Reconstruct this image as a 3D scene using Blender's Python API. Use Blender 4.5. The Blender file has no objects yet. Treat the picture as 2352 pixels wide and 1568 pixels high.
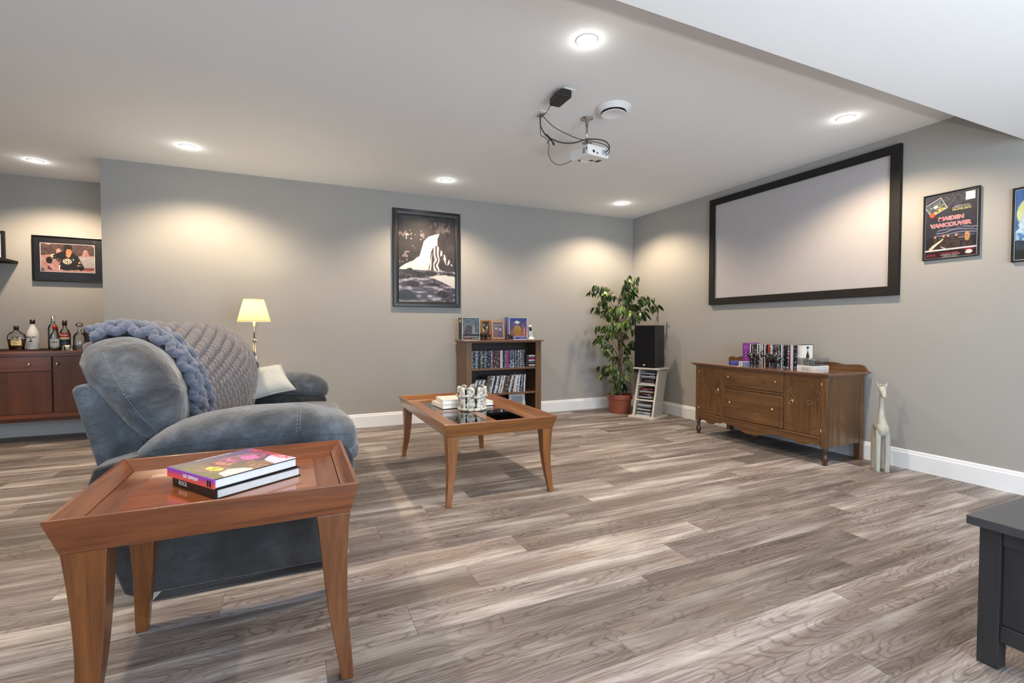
import bpy, bmesh, math, random
import numpy as np
from mathutils import Vector, Matrix, Euler, noise as mnoise
from mathutils.bvhtree import BVHTree
random.seed(7)
PI = math.pi; R = math.radians
S = bpy.context.scene
COL = S.collection

# ------------------------------------------------------------------ camera, world, big lights, exposure
cam = bpy.data.cameras.new('camera'); cam.sensor_width = 36; cam.lens = 16.975; cam.clip_start = .02
co = bpy.data.objects.new('camera', cam); COL.objects.link(co)
co.location = (0, 0, 1.025); co.rotation_euler = (R(90 - 1.653), 0, R(-24.44))
S.camera = co
S.view_settings.view_transform = 'Standard'; S.view_settings.look = 'None'
S.view_settings.gamma = 1; S.view_settings.use_curve_mapping = False
S.view_settings.exposure = 0.20
w = bpy.data.worlds.new('world'); S.world = w; w.use_nodes = True
w.node_tree.nodes['Background'].inputs[0].default_value = (.62, .78, 1, 1)
w.node_tree.nodes['Background'].inputs[1].default_value = 1.0

def area(name, loc, rot, sx, sy, energy, color, spread=PI):
    l = bpy.data.lights.new(name, 'AREA'); l.shape = 'RECTANGLE'; l.size = sx; l.size_y = sy
    l.energy = energy; l.color = color; l.spread = spread
    o = bpy.data.objects.new(name, l); COL.objects.link(o); o.location = loc; o.rotation_euler = rot
    return o
DAY = (.70, .85, 1.0); WARM = (1.0, .77, .53)
area('daylight_window', (1.6, -1.68, 1.25), (R(90), 0, 0), 3.2, 1.6, 112, DAY)
area('daylight_window', (-3.85, .3, 1.3), (R(90), 0, R(-90)), 2.2, 1.6, 34, DAY)
area('added_uplight', (1.75, -1.52, .25), (R(180), 0, 0), 1.2, .22, 88, (1.0, .94, .87))  # added unseen fill behind the camera, aimed up to brighten soffit and ceiling

# ------------------------------------------------------------------ colour + materials
def lin(c): c = c / 255.; return c / 12.92 if c <= .04045 else ((c + .055) / 1.055) ** 2.4
def rgb(r, g, b): return (lin(r), lin(g), lin(b), 1)
MATS = {}
class NT:
    def __init__(s, name, rough=.5, metal=0, spec=.5, coat=0, coat_rough=.1):
        s.m = bpy.data.materials.new(name); s.m.use_nodes = True; s.t = s.m.node_tree
        s.b = s.t.nodes['Principled BSDF']
        s.b.inputs['Roughness'].default_value = rough; s.b.inputs['Metallic'].default_value = metal
        s.b.inputs['Specular IOR Level'].default_value = spec
        s.b.inputs['Coat Weight'].default_value = coat; s.b.inputs['Coat Roughness'].default_value = coat_rough
    def n(s, k, **kw):
        x = s.t.nodes.new(k)
        for a, v in kw.items(): setattr(x, a, v)
        return x
    def l(s, a, b): s.t.links.new(a, b)
    def coord(s, scale=(1, 1, 1), rand=0, kind='Object'):
        tc = s.n('ShaderNodeTexCoord'); mp = s.n('ShaderNodeMapping'); mp.inputs['Scale'].default_value = scale
        s.l(tc.outputs[kind], mp.inputs[0])
        if rand:
            oi = s.n('ShaderNodeObjectInfo'); mu = s.n('ShaderNodeVectorMath', operation='SCALE')
            cb = s.n('ShaderNodeCombineXYZ'); s.l(oi.outputs['Random'], cb.inputs[0]); s.l(oi.outputs['Random'], cb.inputs[1]); s.l(oi.outputs['Random'], cb.inputs[2])
            s.l(cb.outputs[0], mu.inputs[0]); mu.inputs['Scale'].default_value = rand
            s.l(mu.outputs[0], mp.inputs['Location'])
        return mp.outputs[0]
    def noise(s, v, scale, detail=3, rough=.5, dist=0):
        x = s.n('ShaderNodeTexNoise'); s.l(v, x.inputs['Vector']); x.inputs['Scale'].default_value = scale
        x.inputs['Detail'].default_value = detail; x.inputs['Roughness'].default_value = rough; x.inputs['Distortion'].default_value = dist
        return x.outputs['Fac']
    def ramp(s, f, stops, interp='LINEAR'):
        x = s.n('ShaderNodeValToRGB'); s.l(f, x.inputs[0]); x.color_ramp.interpolation = interp
        e = x.color_ramp.elements
        while len(e) < len(stops): e.new(.5)
        for i, (p, c) in enumerate(stops): e[i].position = p; e[i].color = c
        return x.outputs[0]
    def mix(s, f, a, b, mode='MIX'):
        x = s.n('ShaderNodeMix', data_type='RGBA', blend_type=mode)
        for i, v in ((0, f), (6, a), (7, b)):
            if hasattr(v, 'is_linked') or isinstance(v, bpy.types.NodeSocket): s.l(v, x.inputs[i])
            else: x.inputs[i].default_value = v
        return x.outputs[2]
    def math(s, op, a, b=0.):
        x = s.n('ShaderNodeMath', operation=op)
        for i, v in ((0, a), (1, b)):
            if isinstance(v, bpy.types.NodeSocket): s.l(v, x.inputs[i])
            else: x.inputs[i].default_value = v
        return x.outputs[0]
    def bump(s, f, strength=.2, dist=.01):
        x = s.n('ShaderNodeBump'); x.inputs['Strength'].default_value = strength; x.inputs['Distance'].default_value = dist
        s.l(f, x.inputs['Height']); s.l(x.outputs[0], s.b.inputs['Normal'])
    def base(s, c):
        if isinstance(c, bpy.types.NodeSocket): s.l(c, s.b.inputs['Base Color'])
        else: s.b.inputs['Base Color'].default_value = c
    def done(s, key=None): MATS[key or s.m.name] = s.m; return s.m

def plain(name, c, rough=.5, metal=0, spec=.5, coat=0, var=.06, vs=12, bump=0, bs=200):
    t = NT(name, rough, metal, spec, coat)
    v = t.coord()
    f = t.noise(v, vs, 3)
    lo = tuple(x * (1 - var) for x in c[:3]) + (1,); hi = tuple(min(1, x * (1 + var)) for x in c[:3]) + (1,)
    t.base(t.ramp(f, [(.3, lo), (.7, hi)]))
    if bump: t.bump(t.noise(v, bs, 2), bump, .002)
    return t.done()
def wood(name, c1, c2, axis=0, rough=.35, coat=.0, sc=1., c3=None, blotch=.5, spec=.5, patch=0):
    t = NT(name, rough, 0, spec, coat, .12)
    s = [22 * sc] * 3; s[axis] = 1.3 * sc
    v = t.coord(tuple(s), 7.3)
    g = t.noise(v, 1.6, 6, .62, .6)
    col = t.ramp(g, [(.30, c1), (.68, c2)])
    v2 = t.coord((1, 1, 1), 3.1)
    b = t.noise(v2, 3.2, 2)
    col = t.mix(t.math('MULTIPLY', b, blotch), col, c3 or c1)
    if patch: col = t.mix(t.ramp(t.noise(t.coord((1, 1, 1), 5.), 5.5, 3, .6), [(.42, (0, 0, 0, 1)), (.58, (patch, patch, patch, 1))]), col, tuple(x * .42 for x in c2[:3]) + (1,))
    fs = [260 * sc] * 3; fs[axis] = 9 * sc
    p = t.noise(t.coord(tuple(fs)), 1, 2)
    col = t.mix(t.ramp(p, [(.56, (0, 0, 0, 1)), (.7, (.35, .35, .35, 1))]), col, tuple(x * .45 for x in c1[:3]) + (1,))
    t.base(col); t.bump(g, .06, .004)
    return t.done()
def emit(name, c, e):
    t = NT(name); t.b.inputs['Emission Color'].default_value = c; t.b.inputs['Emission Strength'].default_value = e
    t.base(c); return t.done()
def glass(name, c=(1, 1, 1, 1), rough=.0, ior=1.3, alpha=None):
    t = NT(name, rough); t.b.inputs['Transmission Weight'].default_value = 1; t.b.inputs['IOR'].default_value = ior
    t.base(c); return t.done()
def thin(name, c, fac=.85, rough=.04):
    # thin clear plastic / glass sheet: mostly straight-through light with a mirror-like share
    m = bpy.data.materials.new(name); m.use_nodes = True; t = m.node_tree
    for x in list(t.nodes): t.nodes.remove(x)
    o = t.nodes.new('ShaderNodeOutputMaterial'); mx = t.nodes.new('ShaderNodeMixShader')
    tr = t.nodes.new('ShaderNodeBsdfTransparent'); tr.inputs[0].default_value = c
    gl = t.nodes.new('ShaderNodeBsdfGlossy'); gl.inputs['Roughness'].default_value = rough; gl.inputs[0].default_value = (.95, .97, 1, 1)
    fr = t.nodes.new('ShaderNodeFresnel'); fr.inputs[0].default_value = 1.12 if name == 'picture_glass' else 1.5
    ma = t.nodes.new('ShaderNodeMath'); ma.operation = 'ADD'; ma.inputs[1].default_value = 1 - fac
    ma.use_clamp = True
    t.links.new(fr.outputs[0], ma.inputs[0]); t.links.new(ma.outputs[0], mx.inputs[0])
    t.links.new(tr.outputs[0], mx.inputs[1]); t.links.new(gl.outputs[0], mx.inputs[2]); t.links.new(mx.outputs[0], o.inputs[0])
    MATS[name] = m; return m

M = {}
M['wall'] = plain('wall_paint', rgb(158, 157, 154), .85, spec=.2, var=.012, vs=3, bump=.05, bs=300)
M['ceil'] = plain('ceiling_paint', rgb(232, 236, 239), .9, spec=.2, var=.008, vs=2, bump=.05, bs=250)
M['white'] = plain('white_trim_paint', rgb(228, 231, 235), .45, var=.01)
# floor planks
def plank_mat(name):
    t = NT(name, .5, spec=.3)
    v = t.coord((1, 1, 1), 37.)
    def mp(sc, src=None):
        x = t.n('ShaderNodeMapping'); x.inputs['Scale'].default_value = sc; t.l(src or v, x.inputs[0]); return x.outputs[0]
    n2 = t.noise(mp((1.5, 40, 1)), 1.7, 5, .65, .3)          # fine streaks
    n3 = t.noise(mp((5, 260, 1)), 1.5, 3, .6)                # pores
    n4 = t.noise(mp((.9, 7.5, 1)), 1.3, 3, .55, .2)          # broad light / dark bands
    n5 = t.noise(mp((1.6, 3.0, 1)), 1.2, 2, .5)
    # cathedral rings: distance from scattered hearts, stretched along the plank
    dn = t.n('ShaderNodeTexNoise'); t.l(mp((2.2, 6, 1)), dn.inputs['Vector']); dn.inputs['Scale'].default_value = 1.6; dn.inputs['Detail'].default_value = 3
    ad = t.n('ShaderNodeVectorMath', operation='MULTIPLY_ADD'); t.l(dn.outputs['Color'], ad.inputs[0]); ad.inputs[1].default_value = (.55, .55, 0); t.l(mp((1.25, 8.5, 1)), ad.inputs[2])
    vo = t.n('ShaderNodeTexVoronoi'); vo.voronoi_dimensions = '2D'; vo.feature = 'F1'; t.l(ad.outputs[0], vo.inputs['Vector']); vo.inputs['Scale'].default_value = 1.
    dist = vo.outputs['Distance']
    fr = t.math('FRACT', t.math('MULTIPLY', t.math('POWER', dist, .8), 12.))
    line = t.ramp(fr, [(0., (1, 1, 1, 1)), (.07, (.8, .8, .8, 1)), (.22, (.12, .12, .12, 1)), (.8, (0, 0, 0, 1)), (1., (.5, .5, .5, 1))])
    oi = t.n('ShaderNodeObjectInfo')
    col = t.ramp(n2, [(.28, rgb(96, 85, 82)), (.45, rgb(136, 126, 122)), (.6, rgb(162, 154, 149)), (.76, rgb(190, 184, 179))])
    col = t.mix(t.ramp(n4, [(.46, (0, 0, 0, 1)), (.66, (.72, .72, .72, 1))]), col, rgb(98, 86, 83))
    col = t.mix(t.ramp(n4, [(.30, (.8, .8, .8, 1)), (.46, (0, 0, 0, 1))]), col, rgb(196, 191, 186))
    col = t.mix(t.ramp(n5, [(.5, (0, 0, 0, 1)), (.72, (.4, .4, .4, 1))]), col, rgb(128, 108, 88))
    mask = t.math('MULTIPLY', line, t.ramp(n4, [(.36, (.15, .15, .15, 1)), (.56, (.85, .85, .85, 1))]))
    col = t.mix(mask, col, rgb(74, 64, 62))
    col = t.mix(t.ramp(n3, [(.5, (0, 0, 0, 1)), (.66, (.5, .5, .5, 1))]), col, rgb(92, 82, 78))
    col = t.mix(t.ramp(n3, [(.28, (.35, .35, .35, 1)), (.42, (0, 0, 0, 1))]), col, rgb(200, 196, 192))
    tint = t.ramp(oi.outputs['Random'], [(0, (.62, .625, .64, 1)), (.3, (.79, .80, .83, 1)), (.6, (.96, .985, 1.03, 1)), (1, (1.14, 1.17, 1.22, 1))])
    col = t.mix(1., col, tint, 'MULTIPLY')
    t.base(col); t.bump(n3, .12, .002)
    return t.done()
M['plank'] = plank_mat('vinyl_oak_plank')
M['under'] = plain('floor_underlay', rgb(52, 46, 43), .8)
T1, T2, T3 = rgb(90, 46, 24), rgb(138, 80, 44), rgb(64, 31, 17)
M['tabx'] = wood('cherry_wood_x', T1, T2, 0, .30, .5, 1, T3, .45)
M['taby'] = wood('cherry_wood_y', T1, T2, 1, .30, .5, 1, T3, .45)
M['tabz'] = wood('cherry_wood_z', rgb(88, 48, 20), rgb(138, 84, 40), 2, .34, .3, 1, T3, .5)
M['tabtop'] = wood('cherry_veneer_panel', rgb(124, 66, 32), rgb(176, 106, 58), 0, .13, .9, 1, T1, .5)
C1, C2 = rgb(104, 62, 26), rgb(152, 97, 43)
M['cofx'] = wood('oak_table_x', C1, C2, 0, .3, .5, 1, rgb(96, 54, 30), .4)
M['cofy'] = wood('oak_table_y', C1, C2, 1, .3, .5, 1, rgb(96, 54, 30), .4)
M['cofz'] = wood('oak_table_z', C1, C2, 2, .34, .3, 1, rgb(96, 54, 30), .4)
D1, D2, D3 = rgb(70, 44, 22), rgb(142, 98, 54), rgb(48, 33, 24)
M['antx'] = wood('walnut_antique_y', D1, D2, 1, .38, .3, .7, D3, .6, patch=.6)
M['antz'] = wood('walnut_antique_z', D1, D2, 2, .38, .3, .7, D3, .6, patch=.8)
M['antt'] = wood('walnut_antique_top', rgb(96, 60, 42), rgb(140, 96, 72), 1, .14, .9, .8, D3, .5)
M['antd'] = plain('dark_turned_wood', rgb(60, 36, 28), .35, coat=.3, var=.2)
M['bkx'] = wood('bookcase_wood_x', rgb(96, 64, 42), rgb(140, 98, 66), 0, .4, .2, 1, rgb(70, 46, 32), .6)
M['bkz'] = wood('bookcase_wood_z', rgb(88, 62, 38), rgb(132, 97, 62), 2, .4, .2, 1, rgb(66, 46, 34), .6)
M['bkdark'] = wood('bookcase_back_panel', rgb(38, 26, 20), rgb(62, 44, 34), 2, .5, 0, 1)
M['mahx'] = wood('mahogany_x', rgb(104, 50, 18), rgb(146, 76, 32), 0, .32, .3, 1, rgb(66, 30, 14), .5)
M['mahz'] = wood('mahogany_z', rgb(84, 42, 16), rgb(120, 63, 26), 2, .36, .2, .6, rgb(52, 24, 10), .5)
M['black_wood'] = wood('black_brown_stain', rgb(30, 31, 35), rgb(42, 44, 49), 2, .42, .15, 1, rgb(34, 35, 40), .3)
M['black_top'] = wood('black_brown_top', rgb(52, 55, 60), rgb(62, 65, 70), 0, .34, .3, 1, rgb(52, 55, 60), .3)
M['black'] = plain('black_satin', rgb(24, 23, 23), .35, var=.1)
M['blackmatte'] = plain('black_felt', rgb(36, 34, 33), .8, spec=.2, var=.08)
M['blackp'] = plain('black_plastic', rgb(28, 28, 30), .45, var=.1)
M['blackgloss'] = plain('polished_ebony', rgb(14, 12, 12), .12, coat=.8, var=.2)
M['cloth'] = plain('speaker_cloth', rgb(20, 20, 22), .9, spec=.15, var=.15, vs=60, bump=.3, bs=900)
M['screen'] = plain('projection_fabric', rgb(172, 169, 171), .75, spec=.3, var=.01)
M['brass'] = plain('brass', rgb(222, 190, 130), .22, 1, var=.08)
M['steel'] = plain('brushed_nickel', rgb(196, 194, 188), .25, 1, var=.05)
M['chrome'] = plain('chrome', rgb(215, 218, 222), .12, 1, var=.03)
M['alu'] = plain('satin_metal_foot', rgb(188, 190, 192), .4, .6, var=.04)
M['wplastic'] = plain('white_plastic', rgb(226, 226, 224), .4, var=.02)
M['gplastic'] = plain('grey_plastic', rgb(150, 150, 150), .45, var=.04)
M['paper'] = plain('book_pages', rgb(226, 230, 232), .8, spec=.2, var=.04, vs=60)
M['terracotta'] = plain('terracotta_plastic', rgb(128, 66, 48), .5, var=.08, vs=8)
M['soil'] = plain('potting_soil', rgb(44, 34, 27), .95, var=.3, vs=60, bump=.6, bs=60)
M['bark'] = plain('ficus_bark', rgb(92, 76, 62), .85, var=.25, vs=40, bump=.4, bs=90)
M['stand'] = wood('whitewashed_pine', rgb(176, 170, 160), rgb(206, 201, 192), 2, .55, 0, 1, rgb(160, 154, 146), .3)
M['standside'] = plain('grey_stand_side', rgb(150, 148, 144), .6, var=.03)
M['giraffe'] = wood('driftwood_white', rgb(160, 158, 149), rgb(192, 190, 181), 2, .6, 0, 1, rgb(150, 147, 138), .4)
M['ledwhite'] = emit('lamp_diffuser', (1, .96, .9, 1), 14)
M['glassp'] = thin('picture_glass', (.96, .97, .97, 1), 1.0, .02)
M['tglass'] = thin('table_glass', (.62, .67, .68, 1), .9, .01)
M['clear'] = thin('clear_plastic', (.84, .89, .93, 1), .92, .06)
M['bottleglass'] = thin('bottle_glass', (.93, .95, .94, 1), .96, .04)
M['amber'] = plain('amber_whisky', rgb(110, 48, 16), .12, coat=.6, var=.12)
M['darkliq'] = plain('dark_red_liquid', rgb(58, 16, 14), .12, coat=.6, var=.12)
M['red'] = plain('red_plastic', rgb(170, 28, 22), .35)
M['purple'] = plain('purple_card', rgb(122, 48, 140), .4, var=.15, vs=20)
M['cream'] = plain('cream_label', rgb(214, 196, 140), .6)
M['gold'] = plain('gold_frame', rgb(146, 98, 56), .4, .1, var=.15, vs=30)
M['palewood'] = wood('pale_wood_frame', rgb(150, 112, 80), rgb(190, 150, 114), 2, .4, .2, 2)
M['blue'] = plain('blue_card', rgb(48, 62, 140), .4)
M['bluepale'] = plain('pale_blue_card', rgb(120, 140, 196), .4)
M['navy'] = plain('navy_card', rgb(28, 34, 62), .4)
M['teal'] = plain('dark_teal_card', rgb(22, 34, 42), .4)
M['wcard'] = plain('white_card', rgb(214, 214, 212), .5)
M['dark'] = plain('black_card', rgb(20, 18, 22), .4)
M['brown'] = plain('brown_bronze', rgb(58, 36, 26), .35, .3)
M['stitch'] = plain('pale_stitching', rgb(126, 138, 152), .8)
M['darkstitch'] = plain('dark_stitching', rgb(34, 38, 44), .8)

def suede(name, a, b, c):
    t = NT(name, .82, spec=.25)
    t.b.inputs['Sheen Weight'].default_value = .35; t.b.inputs['Sheen Roughness'].default_value = .5
    v = t.coord()
    f = t.noise(v, 5.5, 5, .62, .4)
    g = t.noise(t.coord((1, 1, 1)), 17, 4, .6)
    col = t.ramp(f, [(.36, a), (.5, b), (.64, c)])
    col = t.mix(t.ramp(g, [(.5, (0, 0, 0, 1)), (.7, (.5, .5, .5, 1))]), col, a)
    t.base(col); 
    w1 = t.noise(v, 11, 5, .62, .8); w2 = t.noise(t.coord((6, 6, 13)), 1.2, 3, .5, 1.8)
    t.bump(t.math('ADD', w1, t.math('MULTIPLY', w2, .35)), .6, .02)
    return t.done()
M['suede'] = suede('grey_suede', rgb(53, 57, 62), rgb(71, 76, 83), rgb(94, 101, 110))
M['suede_shaded'] = suede('grey_suede_shaded', rgb(42, 43, 45), rgb(50, 51, 54), rgb(62, 64, 67))  # darker copy of the suede: shade low on the sofa put into the colour
def yarn(name, c, b):
    t = NT(name, .95, spec=.1); t.b.inputs['Sheen Weight'].default_value = .5
    v = t.coord(); f = t.noise(v, 130, 3, .7); g = t.noise(v, 6, 2)
    t.base(t.mix(g, t.ramp(f, [(.3, tuple(x * .62 for x in c[:3]) + (1,)), (.7, c)]), t.ramp(f, [(.3, tuple(x * .6 for x in b[:3]) + (1,)), (.7, b)])))
    t.bump(f, 1., .006); return t.done()
M['yarn'] = yarn('grey_chenille_yarn', rgb(112, 107, 112), rgb(124, 119, 124))
M['yarnb'] = yarn('blue_grey_chenille_yarn', rgb(102, 111, 134), rgb(114, 122, 143))
M['linen'] = plain('pale_linen', rgb(186, 190, 188), .9, spec=.15, var=.05, vs=90, bump=.5, bs=420)

def spine(name, c, c2, lo=.56):
    lo += .05
    t = NT(name, .3, spec=.5)
    v = t.coord((3, 3, 46), 61.)
    f = t.noise(v, 2.2, 2, .6)
    t.base(t.mix(t.ramp(f, [(lo, (0, 0, 0, 1)), (lo + .03, (1, 1, 1, 1))]), c, c2)); return t.done()
SP = {'black': spine('spine_black', rgb(18, 18, 24), rgb(170, 176, 190)),
      'navy': spine('spine_navy', rgb(28, 36, 60), rgb(150, 164, 190), .54),
      'grey': spine('spine_grey', rgb(96, 104, 118), rgb(190, 198, 208), .5),
      'white': spine('spine_white', rgb(192, 196, 200), rgb(44, 46, 60), .62),
      'red': spine('spine_red', rgb(96, 22, 30), rgb(200, 190, 190), .58),
      'maroon': spine('spine_maroon', rgb(60, 28, 36), rgb(190, 180, 180), .56),
      'magenta': spine('spine_magenta', rgb(150, 34, 108), rgb(230, 180, 210), .6),
      'green': spine('spine_green', rgb(60, 72, 62), rgb(196, 200, 184), .54),
      'brown': spine('spine_brown', rgb(78, 62, 50), rgb(190, 180, 160), .56),
      'brightred': spine('spine_bright_red', rgb(190, 34, 30), rgb(220, 200, 200), .68)}
SPW = {'black': 'black', 'navy': 'navy', 'grey': 'slate grey', 'white': 'white', 'red': 'dark red', 'maroon': 'maroon', 'magenta': 'magenta', 'green': 'grey-green', 'brown': 'brown', 'brightred': 'bright red'}

# printed colours
pm = NT('printed_picture', .45, spec=.4)
at = pm.n('ShaderNodeAttribute'); at.attribute_name = 'Col'; pm.base(at.outputs['Color']); M['print'] = pm.done()

# ------------------------------------------------------------------ geometry helper
class G:
    def __init__(s): s.v = []; s.f = []; s.mi = []; s.cur = 0
    def add(s, vs, fs):
        n = len(s.v); s.v += [tuple(x) for x in vs]; s.f += [tuple(i + n for i in f) for f in fs]; s.mi += [s.cur] * len(fs); return s
    def box(s, x0, x1, y0, y1, z0, z1, rot=None, c=None):
        vs = [(x, y, z) for x in (x0, x1) for y in (y0, y1) for z in (z0, z1)]
        if rot is not None:
            cc = Vector(c) if c else Vector(((x0 + x1) / 2, (y0 + y1) / 2, (z0 + z1) / 2)); m = rot.to_matrix()
            vs = [cc + m @ (Vector(p) - cc) for p in vs]
        return s.add(vs, [(0, 1, 3, 2), (4, 6, 7, 5), (0, 4, 5, 1), (2, 3, 7, 6), (0, 2, 6, 4), (1, 5, 7, 3)])
    def loft(s, rings, cap=True, closed=True):
        n = len(rings[0]); vs = [p for r in rings for p in r]; fs = []
        for i in range(len(rings) - 1):
            for j in range(n if closed else n - 1):
                k = (j + 1) % n; fs.append((i * n + j, i * n + k, (i + 1) * n + k, (i + 1) * n + j))
        if cap: fs.append(tuple(range(n - 1, -1, -1))); fs.append(tuple((len(rings) - 1) * n + j for j in range(n)))
        return s.add(vs, fs)
    def lathe(s, prof, n=24, c=(0, 0, 0), cap=True, ax='z'):
        rings = []
        for r, z in prof:
            ring = []
            for i in range(n):
                a = 2 * PI * i / n; p = (r * math.cos(a), r * math.sin(a), z)
                if ax == 'x': p = (z, p[0], p[1])
                if ax == 'y': p = (p[1], z, p[0])
                ring.append((p[0] + c[0], p[1] + c[1], p[2] + c[2]))
            rings.append(ring)
        return s.loft(rings, cap)
    def tube(s, path, r, n=8, cap=True):
        P = [Vector(p) for p in path]; rs = r if isinstance(r, (list, tuple)) else [r] * len(P)
        rings = []; up = None
        for i, p in enumerate(P):
            d = (P[min(i + 1, len(P) - 1)] - P[max(i - 1, 0)])
            d = d.normalized() if d.length > 1e-9 else Vector((0, 0, 1))
            if up is None: up = Vector((0, 0, 1)) if abs(d.z) < .9 else Vector((1, 0, 0))
            a = d.cross(up)
            if a.length < 1e-6: a = d.orthogonal()
            a.normalize(); b = a.cross(d).normalized(); up = b
            rings.append([p + (a * math.cos(2 * PI * k / n) + b * math.sin(2 * PI * k / n)) * rs[i] for k in range(n)])
        return s.loft(rings, cap)
    def ell(s, c, rad, n=10, m=6, rot=None):
        c = Vector(c); mt = rot.to_matrix() if isinstance(rot, Euler) else rot
        vs = []; fs = []
        for i in range(m + 1):
            t = PI * i / m
            for j in range(n):
                a = 2 * PI * j / n
                p = Vector((rad[0] * math.sin(t) * math.cos(a), rad[1] * math.sin(t) * math.sin(a), rad[2] * math.cos(t)))
                if mt is not None: p = mt @ p
                vs.append(c + p)
        for i in range(m):
            for j in range(n):
                k = (j + 1) % n
                fs.append((i * n + j, (i + 1) * n + j, (i + 1) * n + k, i * n + k))
        return s.add(vs, fs)
    def prism(s, poly, a0, a1, ax='y'):
        def p3(u, v, w): return {'y': (u, w, v), 'x': (w, u, v), 'z': (u, v, w)}[ax]
        n = len(poly)
        vs = [p3(u, v, a0) for u, v in poly] + [p3(u, v, a1) for u, v in poly]
        fs = [tuple(range(n)), tuple(range(2 * n - 1, n - 1, -1))] + [(i, i + n, (i + 1) % n + n, (i + 1) % n) for i in range(n)]
        return s.add(vs, fs)
    def shift(s, d): s.v = [(x + d[0], y + d[1], z + d[2]) for x, y, z in s.v]; return s
    def xf(s, m): s.v = [tuple(m @ Vector(p)) for p in s.v]; return s
    def mesh(s, name, mats, smooth=False):
        me = bpy.data.meshes.new(name); me.from_pydata(s.v, [], s.f)
        for m in (mats if isinstance(mats, (list, tuple)) else [mats]): me.materials.append(m)
        if any(s.mi): me.polygons.foreach_set('material_index', s.mi)
        bm = bmesh.new(); bm.from_mesh(me); bmesh.ops.remove_doubles(bm, verts=bm.verts, dist=1e-6); bmesh.ops.recalc_face_normals(bm, faces=bm.faces); bm.to_mesh(me); bm.free()
        if smooth: me.polygons.foreach_set('use_smooth', [True] * len(me.polygons))
        return me

def obj(name, g, mats, parent=None, smooth=False, bevel=0, seg=2, sub=0, org=None, mesh=None):
    me = mesh or g.mesh(name, mats, smooth or bevel > 0)
    o = bpy.data.objects.new(name, me); COL.objects.link(o)
    if parent is not None: o.parent = parent
    if bevel:
        m = o.modifiers.new('bevel', 'BEVEL'); m.width = bevel; m.segments = seg; m.limit_method = 'ANGLE'; m.angle_limit = R(30)
        m.harden_normals = True
    if sub:
        m = o.modifiers.new('sub', 'SUBSURF'); m.levels = sub; m.render_levels = sub
    return o
def tag(o, label=None, cat=None, group=None, kind=None):
    if label: o['label'] = label
    if cat: o['category'] = cat
    if group: o['group'] = group
    if kind: o['kind'] = kind
    return o
def thing(name, label, cat, loc=(0, 0, 0), rot=0, group=None):
    o = bpy.data.objects.new(name, None); COL.objects.link(o); o.empty_display_size = .05
    o.location = loc; o.rotation_euler = rot if isinstance(rot, tuple) else (0, 0, rot)
    return tag(o, label, cat, group)
def dup(root, loc, rot=None, label=None, group=None, scale=None):
    def cp(o, par):
        c = o.copy(); COL.objects.link(c)
        if par is not None: c.parent = par
        for ch in o.children: cp(ch, c)
        return c
    kids = list(root.children)
    r = root.copy(); COL.objects.link(r)
    for k in kids: cp(k, r)
    r.location = loc
    if rot is not None: r.rotation_euler = rot if isinstance(rot, tuple) else (0, 0, rot)
    if scale: r.scale = (scale,) * 3
    if label: r['label'] = label
    if group: r['group'] = group
    return r
def text(body, size, loc, mat, parent, rot=(0, 0, 0), name='lettering', align='CENTER', shear=0, sx=1, bold=0, ext=.0002):
    c = bpy.data.curves.new(name, 'FONT'); c.body = body; c.size = size; c.align_x = align; c.align_y = 'CENTER'; c.shear = shear
    c.extrude = ext; c.offset = bold; c.materials.append(mat); c.resolution_u = 3
    o = bpy.data.objects.new(name, c); COL.objects.link(o); o.location = loc; o.rotation_euler = rot; o.scale = (sx, 1, 1)
    if parent is not None: o.parent = parent
    return o
def struct(name, g, m, **k):
    o = obj(name, g, m, **k)
    if not k.get('parent'): o['kind'] = 'structure'
    return o

# ------------------------------------------------------------------ the room
YB, XR, YA, XL, H = 5.127, 4.065, 6.02, -1.447, 2.44
XW, YF = -4.0, -1.8
struct('wall_back', G().box(XL, XR + .15, YB, YA + .15, 0, H), M['wall'])
struct('wall_alcove', G().box(XW - .15, XL, YA, YA + .15, 0, H), M['wall'])
struct('wall_right', G().box(XR, XR + .15, YF, YB, 0, H), M['wall'])
g = G(); g.box(XW - .15, XW, YF, -.9, 0, H); g.box(XW - .15, XW, 1.5, YA, 0, H); g.box(XW - .15, XW, -.9, 1.5, 0, .45); g.box(XW - .15, XW, -.9, 1.5, 2.15, H)
struct('wall_left', g, M['wall'])
g = G(); g.box(XW - .15, -.2, YF - .15, YF, 0, H); g.box(3.4, XR + .15, YF - .15, YF, 0, H); g.box(-.2, 3.4, YF - .15, YF, 0, .35); g.box(-.2, 3.4, YF - .15, YF, 2.15, H)
struct('wall_front', g, M['wall'])
struct('ceiling', G().box(XW - .15, XR + .15, YF - .15, YA + .15, H, H + .12), M['ceil'])
struct('ceiling_soffit', G().box(XW, XR, YF, 1.41, 2.16, H), M['ceil'], bevel=.004)
for nm, bx in (('window_1', (-.2, 3.4, YF - .12, YF - .06, .35, 2.15)), ('window_2', (XW - .12, XW - .06, -.9, 1.5, .45, 2.15))):
    x0, x1, y0, y1, z0, z1 = bx; g = G()
    if nm == 'window_1':
        for a, b, c_, d in ((x0, x0 + .06, z0, z1), (x1 - .06, x1, z0, z1), (x0, x1, z0, z0 + .06), (x0, x1, z1 - .06, z1), (1.57, 1.63, z0, z1)): g.box(a, b, y0, y1, c_, d)
    else:
        for a, b, c_, d in ((y0, y0 + .06, z0, z1), (y1 - .06, y1, z0, z1), (y0, y1, z0, z0 + .06), (y0, y1, z1 - .06, z1), (.27, .33, z0, z1)): g.box(x0, x1, a, b, c_, d)
    struct(nm, g, M['white'])
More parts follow.
